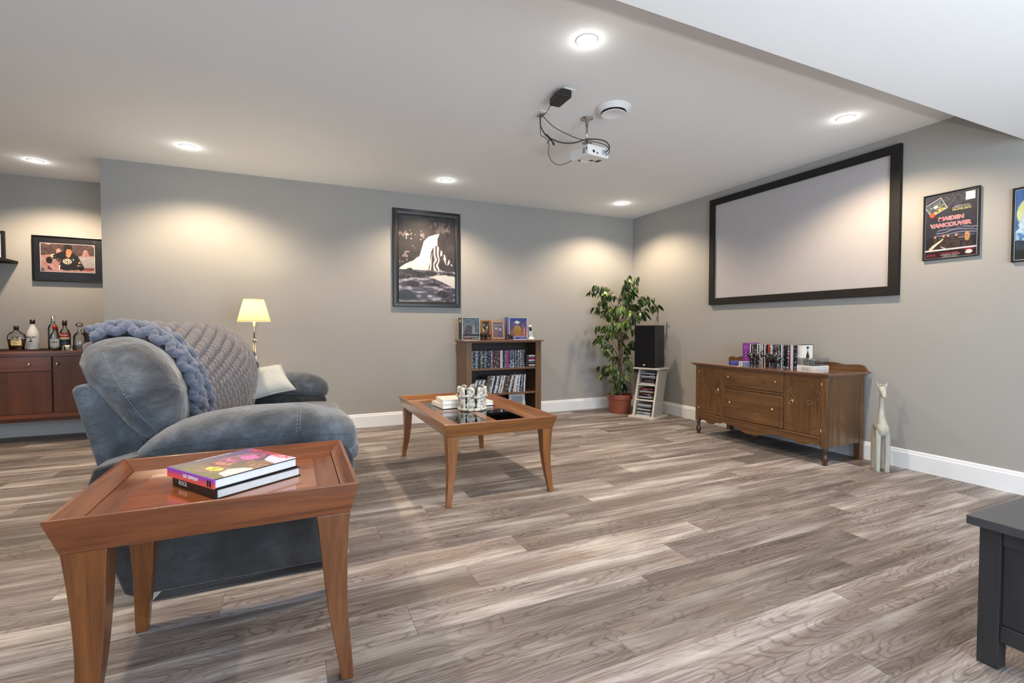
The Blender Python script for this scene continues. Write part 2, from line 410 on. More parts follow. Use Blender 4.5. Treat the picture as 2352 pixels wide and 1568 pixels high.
# baseboards with a chamfered top strip
def bb(name, p0, p1, nrm):
    prof = [(0, 0), (.016, 0), (.016, .112), (.012, .118), (.010, .132), (.004, .138), (0, .138)]
    p0, p1 = Vector(p0), Vector(p1); n = Vector(nrm)
    g = G(); g.loft([[(p.x + n.x * a, p.y + n.y * a, b) for a, b in prof] for p in (p0, p1)])
    struct(name, g, M['white'])
bb('baseboard_back', (XL, YB, 0), (XR, YB, 0), (0, -1, 0))
bb('baseboard_right', (XR, YF, 0), (XR, YB, 0), (-1, 0, 0))
bb('baseboard_left', (XW, YF, 0), (XW, YA, 0), (1, 0, 0))
bb('baseboard_alcove', (XW, YA, 0), (XL, YA, 0), (0, -1, 0))

# floor: slab + one object per plank where the picture shows them
fl = struct('floor', G().box(XW - .15, XR + .15, YF - .15, YA + .15, -.06, -.0045), M['under'])
PW, PL = .193, 1.22
offs = {-6: .67, -5: .97, -4: .08, -3: .37, -2: .677, -1: .965, 0: .08, 1: .37, 2: .665, 3: .97, 4: .145, 5: .38, 6: .666, 7: .965}
cA = R(24.44)
def vis(x, y):
    d = x * math.sin(cA) + y * math.cos(cA); l = x * math.cos(cA) - y * math.sin(cA)
    return d > .2 and abs(l) < 1.06 * d + 1.5
pmesh = {}
rest = G()
for k in range(-22, 25):
    y0 = 1.377 + PW * k; y1 = y0 + PW
    if y1 < YF or y0 > YA: continue
    off = offs.get(k, (.08, .37, .67, .97)[k % 4] + (.05 * ((k * 7) % 3 - 1)))
    j = -5
    while True:
        x0 = off + PL * j; x1 = x0 + PL; j += 1
        if x1 < XW: continue
        if x0 > XR: break
        a, b = max(x0, XW), min(x1, XR); c, d = max(y0, YF), min(y1, YA)
        if y0 < YB < y1 and a > XL: d = YB
        if b - a < .02 or d - c < .01: continue
        if y0 >= YB and a >= XL: continue
        if y0 >= YB and b > XL: b = XL
        if k >= -5 and any(vis(u, v) for u in (a, (a + b) / 2, b) for v in (c, d)):
            L, Wd = round(b - a, 3), round(d - c, 3)
            if (L, Wd) not in pmesh:
                q = G(); e = .0009; hx, hy = L / 2, Wd / 2
                r0 = [(-hx + .0002, -hy + .0002), (hx - .0002, -hy + .0002), (hx - .0002, hy - .0002), (-hx + .0002, hy - .0002)]
                r1 = [(u - math.copysign(e, u), v - math.copysign(e, v)) for u, v in r0]
                q.loft([[(u, v, -.004) for u, v in r0], [(u, v, -.0008) for u, v in r0], [(u, v, 0) for u, v in r1]])
                pmesh[(L, Wd)] = q.mesh('plank', M['plank'])
            o = bpy.data.objects.new('plank', pmesh[(L, Wd)]); COL.objects.link(o); o.location = ((a + b) / 2, (c + d) / 2, 0); o.parent = fl
        else:
            rest.box(a + .0005, b - .0005, c + .0005, d - .0005, -.004, 0)
o = obj('plank_field', rest, M['plank'], fl); o['kind'] = 'stuff'

# ------------------------------------------------------------------ recessed lights, vent, projector
def downlight(x, y, label, watt, tint=WARM, seen=True):
    t = thing('recessed_light', label, 'ceiling light', (x, y, H), 0, 'recessed ceiling lights')
    obj('trim_ring', G().lathe([(.046, -.001), (.046, -.005), (.053, -.004), (.056, 0)], 28, cap=False), M['white'], t, smooth=True)
    obj('diffuser', G().lathe([(.0465, -.0035), (.0465, -.001)], 28), M['ledwhite'], t)
    l = bpy.data.lights.new('spot', 'SPOT'); l.energy = watt; l.color = tint; l.spot_size = R(140); l.spot_blend = .55; l.shadow_soft_size = .04
    o = bpy.data.objects.new('spot', l); COL.objects.link(o); o.location = (x, y, H - .03)
    l = bpy.data.lights.new('diffuser_glow', 'POINT'); l.energy = .55; l.color = (1, .95, .88); l.shadow_soft_size = .02
    o = bpy.data.objects.new('diffuser_glow', l); COL.objects.link(o); o.location = (x, y, H - .04)
    return t
LW = 90
for x, y, lb in ((1.337, 2.051, 'round recessed light in the ceiling nearest the camera, left of the sloping soffit'),
                 (3.42, 2.077, 'round recessed light above the framed projection screen'),
                 (3.436, 4.536, 'round recessed light nearest the far corner above the potted ficus'),
                 (1.36, 4.531, 'round recessed light above the framed waterfall picture'),
                 (-.729, 4.523, 'round recessed light above the floor lamp'),
                 (-1.968, 5.443, 'round recessed light at far left above the liquor bottles')):
    downlight(x, y, lb, LW)
for x, y in ((-.73, 2.05), (-2.9, 2.05)):
    downlight(x, y, 'round recessed light out of frame above the sofa' if x > -1 else 'round recessed light out of frame at the left wall', LW)
# ceiling vent
t = thing('ceiling_vent', 'round white air vent in the ceiling beside the projector mount', 'air vent', (1.902, 2.603, H))
obj('outer_ring', G().lathe([(.076, -.004), (.080, -.030), (.086, -.030), (.112, -.004), (.112, 0), (.076, 0)], 40, cap=False), M['white'], t, smooth=True, bevel=.002)
obj('duct_shadow_plate', G().lathe([(.078, -.001), (.078, 0)], 32), M['black'], t)
obj('vent_disc', G().lathe([(.02, -.006), (.060, -.030), (.078, -.040), (.078, -.043), (.060, -.043), (.052, -.039), (.0, -.039)], 40), M['white'], t, smooth=True, bevel=.001)
# ceiling plates
def plate(lbl, x0, x1, y0, y1, nm):
    t = thing(nm, lbl, 'wall plate', ((x0 + x1) / 2, (y0 + y1) / 2, H))
    hx, hy = (x1 - x0) / 2, (y1 - y0) / 2
    obj('cover_plate', G().box(-hx, hx, -hy, hy, -.006, 0), M['wplastic'], t, bevel=.002)
    return t
t = plate('white ceiling outlet plate with black power adapter plugged in', 1.475, 1.550, 2.497, 2.625, 'ceiling_outlet')
obj('socket', G().lathe([(.018, -.0075), (.018, -.006)], 16, (0, -.03, 0)), M['gplastic'], t)
obj('socket', G().lathe([(.018, -.0075), (.018, -.006)], 16, (0, .03, 0)), M['gplastic'], t)
t = plate('white low-voltage ceiling plate with black cables coming out', 1.482, 1.551, 2.82, 2.94, 'cable_plate')
obj('cable_opening', G().box(-.02, .02, -.035, .03, -.0068, -.006), M['gplastic'], t)
t = thing('power_adapter', 'black boxy power adapter hanging from the ceiling outlet', 'adapter', (1.478, 2.555, H - .006))
obj('body', G().box(-.036, .036, -.078, .07, -.058, -.012), M['blackp'], t, bevel=.008)
obj('plug_base', G().box(-.022, .022, -.03, .05, -.014, 0), M['blackp'], t, bevel=.003)
# projector + mount
t = thing('projector_mount', 'grey metal ceiling mount pole carrying the white projector', 'mount', (1.832, 2.806, H))
obj('ceiling_flange', G().lathe([(.044, 0), (.044, -.004), (.015, -.010), (.013, -.026)], 28), M['steel'], t, smooth=True)
obj('pole', G().lathe([(.0085, -.02), (.0085, -.165)], 16), M['steel'], t, smooth=True)
g = G(); g.box(-.03, .03, -.02, .02, -.170, -.163); g.box(-.03, -.02, -.006, .006, -.178, -.165)
obj('bracket', g, M['steel'], t)
PZ = 2.185
t = thing('projector', 'white projector hanging upside down from the ceiling mount', 'projector', (1.895, 2.875, PZ + .075), R(8))
obj('body', G().box(-.095, .095, -.10, .10, -.072, 0), M['wplastic'], t, bevel=.010, seg=3)
g = G()
for i in range(7): g.box(.03 + i * .006, .033 + i * .006, -.1008, -.0995, -.055, -.02)
obj('air_grille', g, M['gplastic'], t)
obj('port', G().lathe([(.010, -.1006), (.010, -.0995)], 14, (-.045, 0, -.045), ax='y'), M['black'], t)
obj('port', G().box(-.02, -.005, -.1008, -.0995, -.056, -.047), M['black'], t)
obj('vent_slot', G().box(-.0958, -.0945, -.07, -.045, -.058, -.018), M['gplastic'], t)
obj('vent_slot', G().box(-.0958, -.0945, -.088, -.08, -.04, -.02), M['black'], t)
obj('sticker', G().box(-.055, .02, .03, .065, -.0732, -.072), M['white'], t)
obj('dark_label', G().box(.0, .03, -.02, .0, -.0735, -.072), M['black'], t)
obj('dark_label', G().box(.045, .075, -.05, -.005, -.0735, -.072), M['black'], t)
obj('foot', G().lathe([(.008, -.078), (.008, -.07)], 10, (-.06, .03, 0)), M['black'], t)
obj('lens', G().lathe([(.03, .094), (.03, .101), (.024, .103)], 20, (0, .03, -.035), ax='x'), M['blackgloss'], t, smooth=True)
# cables (hang between plate, adapter and projector)
def smooth_path(pts, n=8):
    P = [Vector(p) for p in pts]; out = []
    for i in range(len(P) - 1):
        p0, p1, p2, p3 = P[max(i - 1, 0)], P[i], P[i + 1], P[min(i + 2, len(P) - 1)]
        for k in range(n):
            u = k / n
            out.append(.5 * ((2 * p1) + (-p0 + p2) * u + (2 * p0 - 5 * p1 + 4 * p2 - p3) * u * u + (-p0 + 3 * p1 - 3 * p2 + p3) * u ** 3))
    out.append(P[-1]); return out
def cable(lbl, pts, r, nm='cable'):
    o = obj(nm, G().tube(smooth_path(pts), r, 8), M['blackp'], smooth=True); return tag(o, lbl, 'cable', 'black projector cables')
cable('thick black video cable looping from the ceiling plate to the projector', [(1.51, 2.87, 2.435), (1.515, 2.88, 2.40), (1.525, 2.885, 2.355), (1.57, 2.875, 2.30), (1.65, 2.845, 2.265), (1.73, 2.81, 2.262), (1.82, 2.765, 2.285), (1.93, 2.745, 2.285), (1.975, 2.745, 2.25), (1.955, 2.762, 2.215)], .0042)
cable('thin black cable running straight from the ceiling plate to the projector', [(1.52, 2.87, 2.435), (1.545, 2.865, 2.41), (1.60, 2.855, 2.365), (1.68, 2.84, 2.33), (1.77, 2.80, 2.29), (1.85, 2.77, 2.278), (1.95, 2.755, 2.262), (1.99, 2.765, 2.23), (1.975, 2.783, 2.205)], .0026)
cable('thin black power cord from the adapter down to the projector side', [(1.47, 2.625, 2.39), (1.475, 2.68, 2.40), (1.50, 2.76, 2.405), (1.49, 2.83, 2.395), (1.51, 2.87, 2.37), (1.525, 2.89, 2.31), (1.55, 2.89, 2.30), (1.585, 2.89, 2.27), (1.60, 2.92, 2.21), (1.63, 2.94, 2.175), (1.67, 2.945, 2.155), (1.72, 2.94, 2.155), (1.79, 2.93, 2.19)], .0022)
g = G()
for i in range(5):
    a = i * .7
    g.tube(smooth_path([(1.545, 2.88, 2.315), (1.565 + .006 * math.sin(a), 2.875, 2.305 + .008 * math.cos(a)), (1.595 + .006 * math.cos(a), 2.87, 2.275), (1.615, 2.868, 2.262 - .004 * i), (1.60, 2.868, 2.255)]), .0022, 6)
g.tube([(1.585, 2.872, 2.29), (1.565, 2.86, 2.262), (1.555, 2.855, 2.245)], .0025, 6)
o = obj('cable_bundle', g, M['blackp'], smooth=True); tag(o, 'small bundle of coiled black cable tied with a tie below the ceiling plate', 'cable')

# ------------------------------------------------------------------ prints
def vn(u, v, fx, fy, seed):
    rs = np.random.RandomState(seed); gx, gy = int(fx) + 3, int(fy) + 3; Gd = rs.rand(gy, gx)
    x = u * fx; y = v * fy; i = np.floor(x).astype(int); j = np.floor(y).astype(int); a = x - i; b = y - j
    a = a * a * (3 - 2 * a); b = b * b * (3 - 2 * b)
    return (Gd[j, i] * (1 - a) + Gd[j, i + 1] * a) * (1 - b) + (Gd[j + 1, i] * (1 - a) + Gd[j + 1, i + 1] * a) * b
def inp(u, v, P):
    r = np.zeros(u.shape, bool); n = len(P)
    for i in range(n):
        x1, y1 = P[i]; x2, y2 = P[(i + 1) % n]
        if y1 == y2: continue
        c = ((y1 > v) != (y2 > v)) & (u < (x2 - x1) * (v - y1) / (y2 - y1) + x1); r ^= c
    return r
def circ(u, v, cx, cy, rx, ry=None): return ((u - cx) / rx) ** 2 + ((v - cy) / (ry or rx)) ** 2 < 1
def paint(name, wd, ht, nx, fn, parent, z=0, cx=0, cy=0):
    ny = max(2, int(nx * ht / wd))
    uu, vv = np.meshgrid((np.arange(nx) + .5) / nx, (np.arange(ny) + .5) / ny)
    C = np.clip(fn(uu, vv), 0, 255) / 255.
    C = np.where(C <= .04045, C / 12.92, ((C + .055) / 1.055) ** 2.4)
    vx, vy = np.meshgrid(np.arange(nx + 1) / nx, np.arange(ny + 1) / ny)
    co_ = np.stack([cx + (vx - .5) * wd, cy + (.5 - vy) * ht, np.full(vx.shape, z)], -1).reshape(-1, 3)
    i, j = np.meshgrid(np.arange(nx), np.arange(ny)); a = j * (nx + 1) + i
    F = np.stack([a, a + nx + 1, a + nx + 2, a + 1], -1).reshape(-1, 4)
    me = bpy.data.meshes.new(name); me.from_pydata(co_.tolist(), [], F.tolist()); me.materials.append(M['print'])
    ca = me.color_attributes.new('Col', 'FLOAT_COLOR', 'CORNER')
    cc = np.concatenate([C.reshape(-1, 3), np.ones((nx * ny, 1))], 1); cc = np.repeat(cc, 4, 0)
    ca.data.foreach_set('color', cc.ravel().astype(np.float32))
    o = bpy.data.objects.new(name, me); COL.objects.link(o)
    if parent is not None: o.parent = parent
    return o
def lay(C, m, col): C[m] = col; return C
def flat(u, col): return np.ones(u.shape + (3,)) * np.array(col, float)

def frame4(g, w_, h_, b, d0, d1, bev=.3):
    # mitred frame border around w_ x h_ outer size, facing +z
    o_ = [(-w_ / 2, -h_ / 2), (w_ / 2, -h_ / 2), (w_ / 2, h_ / 2), (-w_ / 2, h_ / 2)]
    def ins(k): return [(x - math.copysign(k, x), y - math.copysign(k, y)) for x, y in o_]
    R_ = [[(x, y, d0) for x, y in o_], [(x, y, d1) for x, y in ins(b * bev * .3)], [(x, y, d1 + .002) for x, y in ins(b * .5)], [(x, y, d1 - (d1 - d0) * .35) for x, y in ins(b)], [(x, y, d0) for x, y in ins(b)]]
    return g.loft(R_ + [R_[0]], cap=False)

# projection screen
t = thing('projection_screen', 'large blank projection screen in a black felt frame on the right wall', 'screen', (XR, 2.939, 1.814), (R(90), 0, R(-90)))
SW, SH, SB = 1.766, 1.102, .069
obj('screen_surface', G().box(-SW / 2 + SB - .005, SW / 2 - SB + .005, -SH / 2 + SB - .005, SH / 2 - SB + .005, .012, .016), M['screen'], t)
for nm, bx in (('frame_rail', (-SW / 2, SW / 2, SH / 2 - SB + .006, SH / 2)), ('frame_rail', (-SW / 2, SW / 2, -SH / 2, -SH / 2 + SB)), ('frame_stile', (-SW / 2, -SW / 2 + SB, -SH / 2 + SB, SH / 2 - SB + .006)), ('frame_stile', (SW / 2 - SB, SW / 2, -SH / 2 + SB, SH / 2 - SB + .006))):
    obj(nm, G().box(bx[0], bx[1], bx[2], bx[3], 0, .032), M['blackmatte'], t, bevel=.003)

# waterfall picture
def wf(u, v):
    n1 = vn(u, v, 9, 14, 1); n2 = vn(u, v, 28, 40, 2); n3 = vn(u, v, 60, 24, 3); n4 = vn(u, v, 5, 6, 4)
    base = 34 + 26 * n1 * n4 + 14 * n2
    C = np.stack([base + 3, base - 3, base], -1)
    m = (v > .2) & (v < .55) & (u < .45) & (n2 * n1 > .42); C[m] = (120, 104, 104)
    m = (v > .17) & (v < .28) & (u > .12) & (u < .4) & (n3 * n2 > .45); C[m] = (180, 172, 168)
    m = circ(u, v, .3, .06, .22, .06); C[m] = C[m] * .6 + np.array((78, 72, 60)) * .45
    m = circ(u, v, .75, .12, .2, .07); C[m] = C[m] * .6 + np.array((104, 90, 90)) * .5 * n2[m][:, None] * 1.6
    fall = inp(u, v, [(.66, .20), (.72, .19), (.68, .26), (.68, .34), (.60, .36), (.56, .42), (.545, .55), (.52, .62), (.5, .66), (0, .635), (.04, .60), (.12, .565), (.26, .52), (.36, .47), (.40, .38), (.44, .29), (.52, .235)])
    C[fall] = (206, 205, 196); m = fall & (n3 < .25); C[m] = (182, 182, 176)
    spill = inp(u, v, [(.62, .32), (.72, .36), (.80, .43), (.90, .50), (.96, .57), (.88, .55), (.84, .58), (.80, .5), (.74, .44), (.72, .56), (.76, .65), (.50, .66), (.56, .5)])
    st = np.sin(u * 95 + 6 * n1 + 3 * v) + .8 * (n3 - .5)
    C[spill & (st > .15)] = (200, 196, 190); C[spill & (st <= .15)] = (66, 56, 56)
    low = v > .63
    s = vn(u * .9 + v * .2, v, 12, 46, 7); s2 = vn(u, v, 34, 60, 8)
    val = 50 + 130 * np.clip((s - .35) * 1.4, 0, 1) + 40 * s2
    L = np.stack([val, val - 6, val + 6], -1); C[low] = L[low]
    pool = inp(u, v, [(.44, .665), (.6, .69), (.85, .68), (1, .70), (1, .84), (.88, .80), (.75, .76), (.55, .71)]); C[pool] = (186, 184, 182)
    for a, b, rx, ry in ((.18, .65, .11, .03), (.33, .69, .14, .04), (.55, .67, .12, .03), (.62, .80, .13, .025), (.78, .91, .11, .04), (.9, .67, .07, .02), (.12, .93, .16, .06), (.24, .80, .12, .04), (.1, .72, .1, .03)):
        mm = circ(u + .05 * (s2 - .5), v + .02 * (s - .5), a, b, rx, ry); C[mm] = (34 + 26 * s2[mm])[:, None] * np.array((1, .95, .98))
    return C
t = thing('framed_picture', 'tall black framed photograph of a white waterfall over dark rocks', 'picture', (1.327, YB, 1.758), (R(90), 0, 0))
obj('frame', frame4(G(), .738, 1.03, .062, 0, .034), M['black'], t, bevel=.002)
obj('backing_board', G().box(-.32, .32, -.46, .46, 0, .012), M['dark'], t)
paint('photo_print', .612, .906, 150, wf, t, .0135)
obj('glass_pane', G().add([(-.31, -.455, .017), (.31, -.455, .017), (.31, .455, .017), (-.31, .455, .017)], [(0, 1, 2, 3)]), M['glassp'], t)

# hockey picture in alcove
def hk(u, v):
    n1 = vn(u, v, 6, 4, 11); n2 = vn(u, v, 30, 20, 12); n3 = vn(u, v, 12, 8, 13)
    C = flat(u, (158, 118, 112)) + (n2[..., None] - .5) * 34
    m = (n1 * 1.1 - v * .9 + .12 * n3) > .12; C[m] = np.array((62, 42, 42)) + 30 * n2[m][:, None]
    m = (u > .62) & (v > .42) & (v < .86); C[m] = np.array((150, 142, 146)) + 20 * (n2[m][:, None] - .5)
    m = (u > .72) & (v > .84) & (v < .92); C[m] = (120, 48, 56)
    body = inp(u, v, [(.34, .30), (.42, .26), (.60, .30), (.70, .44), (.74, .62), (.80, .80), (.68, .92), (.32, .96), (.33, .74), (.38, .60), (.33, .50), (.22, .56), (.22, .42)])
    C[body] = np.array((20, 18, 20)) + 12 * n2[body][:, None]
    C[inp(u, v, [(.17, .40), (.24, .36), (.26, .46), (.20, .50)])] = (196, 178, 160)
    C[inp(u, v, [(.23, .40), (.28, .38), (.25, .48), (.21, .46)])] = (24, 22, 22)
    C[circ(u, v, .15, .60, .06, .12)] = (26, 20, 22); C[circ(u, v, .17, .84, .055, .10)] = (70, 36, 40)
    C[inp(u, v, [(.10, .72), (.22, .74), (.26, .86), (.42, .94), (.40, .97), (.2, .92)])] = (176, 128, 130)
    C[inp(u, v, [(.335, .76), (.355, .76), (.335, .95), (.32, .95)])] = (220, 214, 206)
    C[circ(u, v, .50, .14, .085, .15)] = (34, 22, 22)
    C[circ(u, v, .515, .27, .055, .15)] = (198, 124, 88); C[inp(u, v, [(.45, .38), (.56, .40), (.50, .50)])] = (198, 124, 88)
    C[inp(u, v, [(.44, .12), (.5, .10), (.58, .16), (.575, .2), (.49, .17), (.46, .26)])] = (30, 20, 20)
    C[inp(u, v, [(.45, .225), (.575, .235), (.575, .25), (.45, .24)])] = (80, 44, 36)
    e = ((u - .485) / .085) ** 2 + ((v - .62) / .10) ** 2; an = np.arctan2((v - .62) / .10, (u - .485) / .085)
    C[e < 1] = (206, 190, 168); C[(e < .85) & (e > .16) & (np.cos(an * 8) > .3)] = (30, 26, 26); C[e < .05] = (30, 26, 26)
    C[inp(u, v, [(.60, .50), (.615, .58), (.585, .58)])] = (200, 190, 180); C[inp(u, v, [(.71, .60), (.74, .68), (.69, .68)])] = (190, 150, 90)
    C[inp(u, v, [(.67, .74), (.77, .76), (.78, .80), (.68, .79)])] = (186, 130, 90)
    C[circ(u, v, .74, .85, .06, .09)] = (16, 14, 16)
    return C
t = thing('framed_picture', 'black framed print of a hockey player above the liquor bottles', 'picture', (-1.945, YA, 1.678), (R(90), 0, 0))
obj('frame', frame4(G(), .538, .43, .012, 0, .03), M['black'], t)
obj('mat_board', G().box(-.262, .262, -.208, .208, 0, .018), M['dark'], t)
paint('photo_print', .396, .264, 110, hk, t, .0190, -.008, .012)
g = G(); g.box(-.212, .196, .144, .147, .0182, .0195); g.box(-.212, .196, -.123, -.120, .0182, .0195); g.box(-.212, -.208, -.123, .147, .0182, .0195); g.box(.191, .195, -.123, .147, .0182, .0195)
obj('mat_edge', g, M['wcard'], t)
obj('glass_pane', G().add([(-.255, -.2, .024), (.255, -.2, .024), (.255, .2, .024), (-.255, .2, .024)], [(0, 1, 2, 3)]), M['glassp'], t)

# concert poster on the right wall
def po(u, v):
    n1 = vn(u, v, 5, 7, 21); n2 = vn(u, v, 24, 30, 22); n3 = vn(u, v, 12, 16, 23)
    C = flat(u, (30, 31, 42)) + n3[..., None] * np.array((12, 12, 20))
    for k, (a, b) in enumerate(((.16, 2.2), (.20, 1.6), (.09, 2.8))):
        yy = a + .03 * np.sin(u * 19 * b + k) + .05 * (vn(u, v, 18, 3, 30 + k) - .5) - .05 * u
        C[(np.abs(v - yy) < .0035) & (u > .35) & (u < .82)] = (96, 100, 120)
    m = (circ(u, v, .62, .62, .40, .14)) & (np.sin((v - .25 * (u - .62) ** 2) * 150 + 4 * n3) > .1) & (v > .54); C[m] = (104, 110, 136)
    C[(v > .66) & (v < .85)] = C[(v > .66) & (v < .85)] * .75
    for a, b, s_ in ((.20, .665, .8), (.37, .66, .9), (.46, .665, .8), (.62, .665, .9), (.82, .66, 1.1)):
        bd = circ(u, v, a, b + .12, .085 * s_, .12); C[bd] = np.array((38, 28, 26)) + 34 * n2[bd][:, None]
        C[circ(u, v, a, b, .028 * s_, .024 * s_)] = (196, 136, 110)
    hair = circ(u, v, .825, .70, .052, .075) & ~circ(u, v, .82, .675, .02, .022); C[hair] = (170, 132, 92)
    C[inp(u, v, [(.10, .84), (.14, .80), (.36, .70), (.37, .715), (.17, .84), (.12, .87)])] = (206, 196, 176)
    C[circ(u, v, .115, .85, .035, .025)] = (190, 180, 160)
    C[inp(u, v, [(.66, .70), (.76, .70), (.76, .71), (.66, .715)])] = (180, 130, 110)
    C[inp(u, v, [(.31, .82), (.42, .86), (.41, .875), (.31, .83)])] = (190, 186, 176)
    C[v > .862] = (196, 200, 206); C[v > .888] = np.array((40, 18, 24)) + 8 * n2[v > .888][:, None]
    C[circ(u, v, .86, .945, .07, .03) & (n2 > .35)] = (206, 204, 206)
    C[(u > .78) & (u < .95) & (v > .895) & (v < .912)] = (130, 24, 44)
    return C
t = thing('framed_poster', 'black framed dark concert poster with red lettering on the right wall', 'poster', (XR, 1.764, 1.718), (R(90), 0, R(-90)))
PWd, PHt = .306, .452
obj('frame', frame4(G(), PWd, PHt, .010, 0, .018), M['black'], t)
obj('backing_board', G().box(-PWd / 2 + .006, PWd / 2 - .006, -PHt / 2 + .006, PHt / 2 - .006, 0, .007), M['wcard'], t)
paint('poster_print', PWd - .026, PHt - .024, 130, po, t, .0078, -.001, 0)
k = obj('white_label', G().box(.078, .127, .150, .203, .0080, .0084), M['wcard'], t)
M['pink'] = plain('poster_red_ink', rgb(206, 70, 90), .5); M['pyellow'] = plain('poster_yellow_ink', rgb(206, 206, 130), .5)
M['pwhite'] = plain('poster_white_ink', rgb(206, 206, 206), .5); M['porange'] = plain('poster_orange_ink', rgb(226, 70, 40), .5)
for dx, dy, mm, bo, zz in ((0, 0, M['pwhite'], .0022, .0083), (0, 0, M['pink'], .0006, .0090)):
    text('MAIDEN', .034, (.002, .047, zz), mm, t, sx=1.1, bold=bo, rot=(0, 0, R(-1)))
    text('VANCOUVER', .036, (-.002, .004, zz), mm, t, sx=1.02, bold=bo, rot=(0, 0, R(-1)))
text('LIVE AFTER DEATH', .0165, (.058, .098, .0086), M['pyellow'], t, sx=.72, bold=.0003)
text('CELEBRATING THE 30TH', .0085, (.058, .120, .0086), M['pwhite'], t, sx=.85)
text('ANNIVERSARY OF THE ALBUM', .0085, (.055, .111, .0086), M['pwhite'], t, sx=.85)
text('THE ROXY CABARET', .0125, (.0, -.187, .0086), M['pink'], t, sx=.8)
text('932 GRANVILLE ST. VANCOUVER', .009, (.0, -.197, .0086), M['pwhite'], t, sx=.8)
text('FRIDAY AUG 16, 2013', .0075, (.0, -.205, .0086), M['pwhite'], t)
text('DOORS 7 PM  SHOW 8 PM', .0075, (.0, -.213, .0086), M['pwhite'], t)
text('TICKETS AT WWW.ROXYVAN.COM/EVENTS', .008, (.01, -.175, .0086), M['dark'], t, sx=.8)
rot = R(27)
def ia(u, v):
    n2 = vn(u, v, 14, 12, 41); n3 = vn(u, v, 30, 24, 42)
    C = flat(u, (44, 54, 66)) + 46 * n2[..., None]; C[(n3 * n2 > .4) & (v > .3)] = (170, 168, 110); C[circ(u, v, .5, .45, .14, .12)] = (176, 184, 180)
    C[(v > .8) & (n2 > .4)] = (196, 160, 80); return C
a = obj('inset_border', G().box(-.052, .052, -.043, .043, 0, .0006), M['pwhite'], t); a.location = (-.083, .135, .0082); a.rotation_euler = (0, 0, rot)
b = paint('inset_art', .099, .081, 40, ia, t, .0008); b.location = (-.083, .135, .0082); b.rotation_euler = (0, 0, rot)
obj('round_seal', G().lathe([(.016, .0084), (.016, .0094)], 20, (-.103, .083, 0)), M['porange'], t)
text('JRG RADIO', .016, (-.106, -.195, .0086), M['pink'], t, sx=.62, shear=.3)
obj('glass_pane', G().add([(-.147, -.22, .0125), (.147, -.22, .0125), (.147, .22, .0125), (-.147, .22, .0125)], [(0, 1, 2, 3)]), M['glassp'], t)

def bp(u, v):
    n1 = vn(u, v, 6, 8, 51); n2 = vn(u, v, 22, 30, 52)
    a = np.clip((v - .1) / .8, 0, 1)[..., None]
    C = np.array((62, 100, 162.)) * (1 - a) + np.array((84, 128, 178.)) * a + 26 * (n1[..., None] - .5)
    m = circ(u, v, .42, .34, .40, .27); C[m] = np.array((196, 200, 150.)) + 14 * (n1[m][:, None] - .5)
    for P in ([(.05, .50), (.12, .34), (.2, .30), (.22, .36), (.14, .42), (.16, .52), (.3, .46), (.45, .5), (.4, .6), (.1, .62)], [(.1, .52), (.0, .6), (.3, .66), (.6, .58), (.5, .5), (.25, .58)]):
        mm = inp(u, v, P); C[mm] = np.array((176, 198, 214.)) + 30 * (n2[mm][:, None] - .5)
    m = inp(u, v, [(0, .60), (.4, .66), (1, .6), (1, .72), (0, .74)]) & (n2 > .45); C[m] = (150, 182, 206)
    m = v > .74 + .05 * (n1 - .5); C[m] = np.array((38, 50, 62.)) + 20 * n2[m][:, None]
    m = v > .86; C[m] = np.array((30, 36, 30.)) + 16 * n2[m][:, None]; return C
t = thing('framed_poster', 'black framed blue poster with a pale moon at the right edge of the photo', 'poster', (XR, 1.455 - .153, 1.653), (R(90), 0, R(-90)))
obj('frame', frame4(G(), PWd, PHt, .010, 0, .018), M['black'], t)
obj('backing_board', G().box(-PWd / 2 + .006, PWd / 2 - .006, -PHt / 2 + .006, PHt / 2 - .006, 0, .007), M['wcard'], t)
paint('poster_print', PWd - .028, PHt - .028, 100, bp, t, .0078)
obj('glass_pane', G().add([(-.147, -.22, .0125), (.147, -.22, .0125), (.147, .22, .0125), (-.147, .22, .0125)], [(0, 1, 2, 3)]), M['glassp'], t)

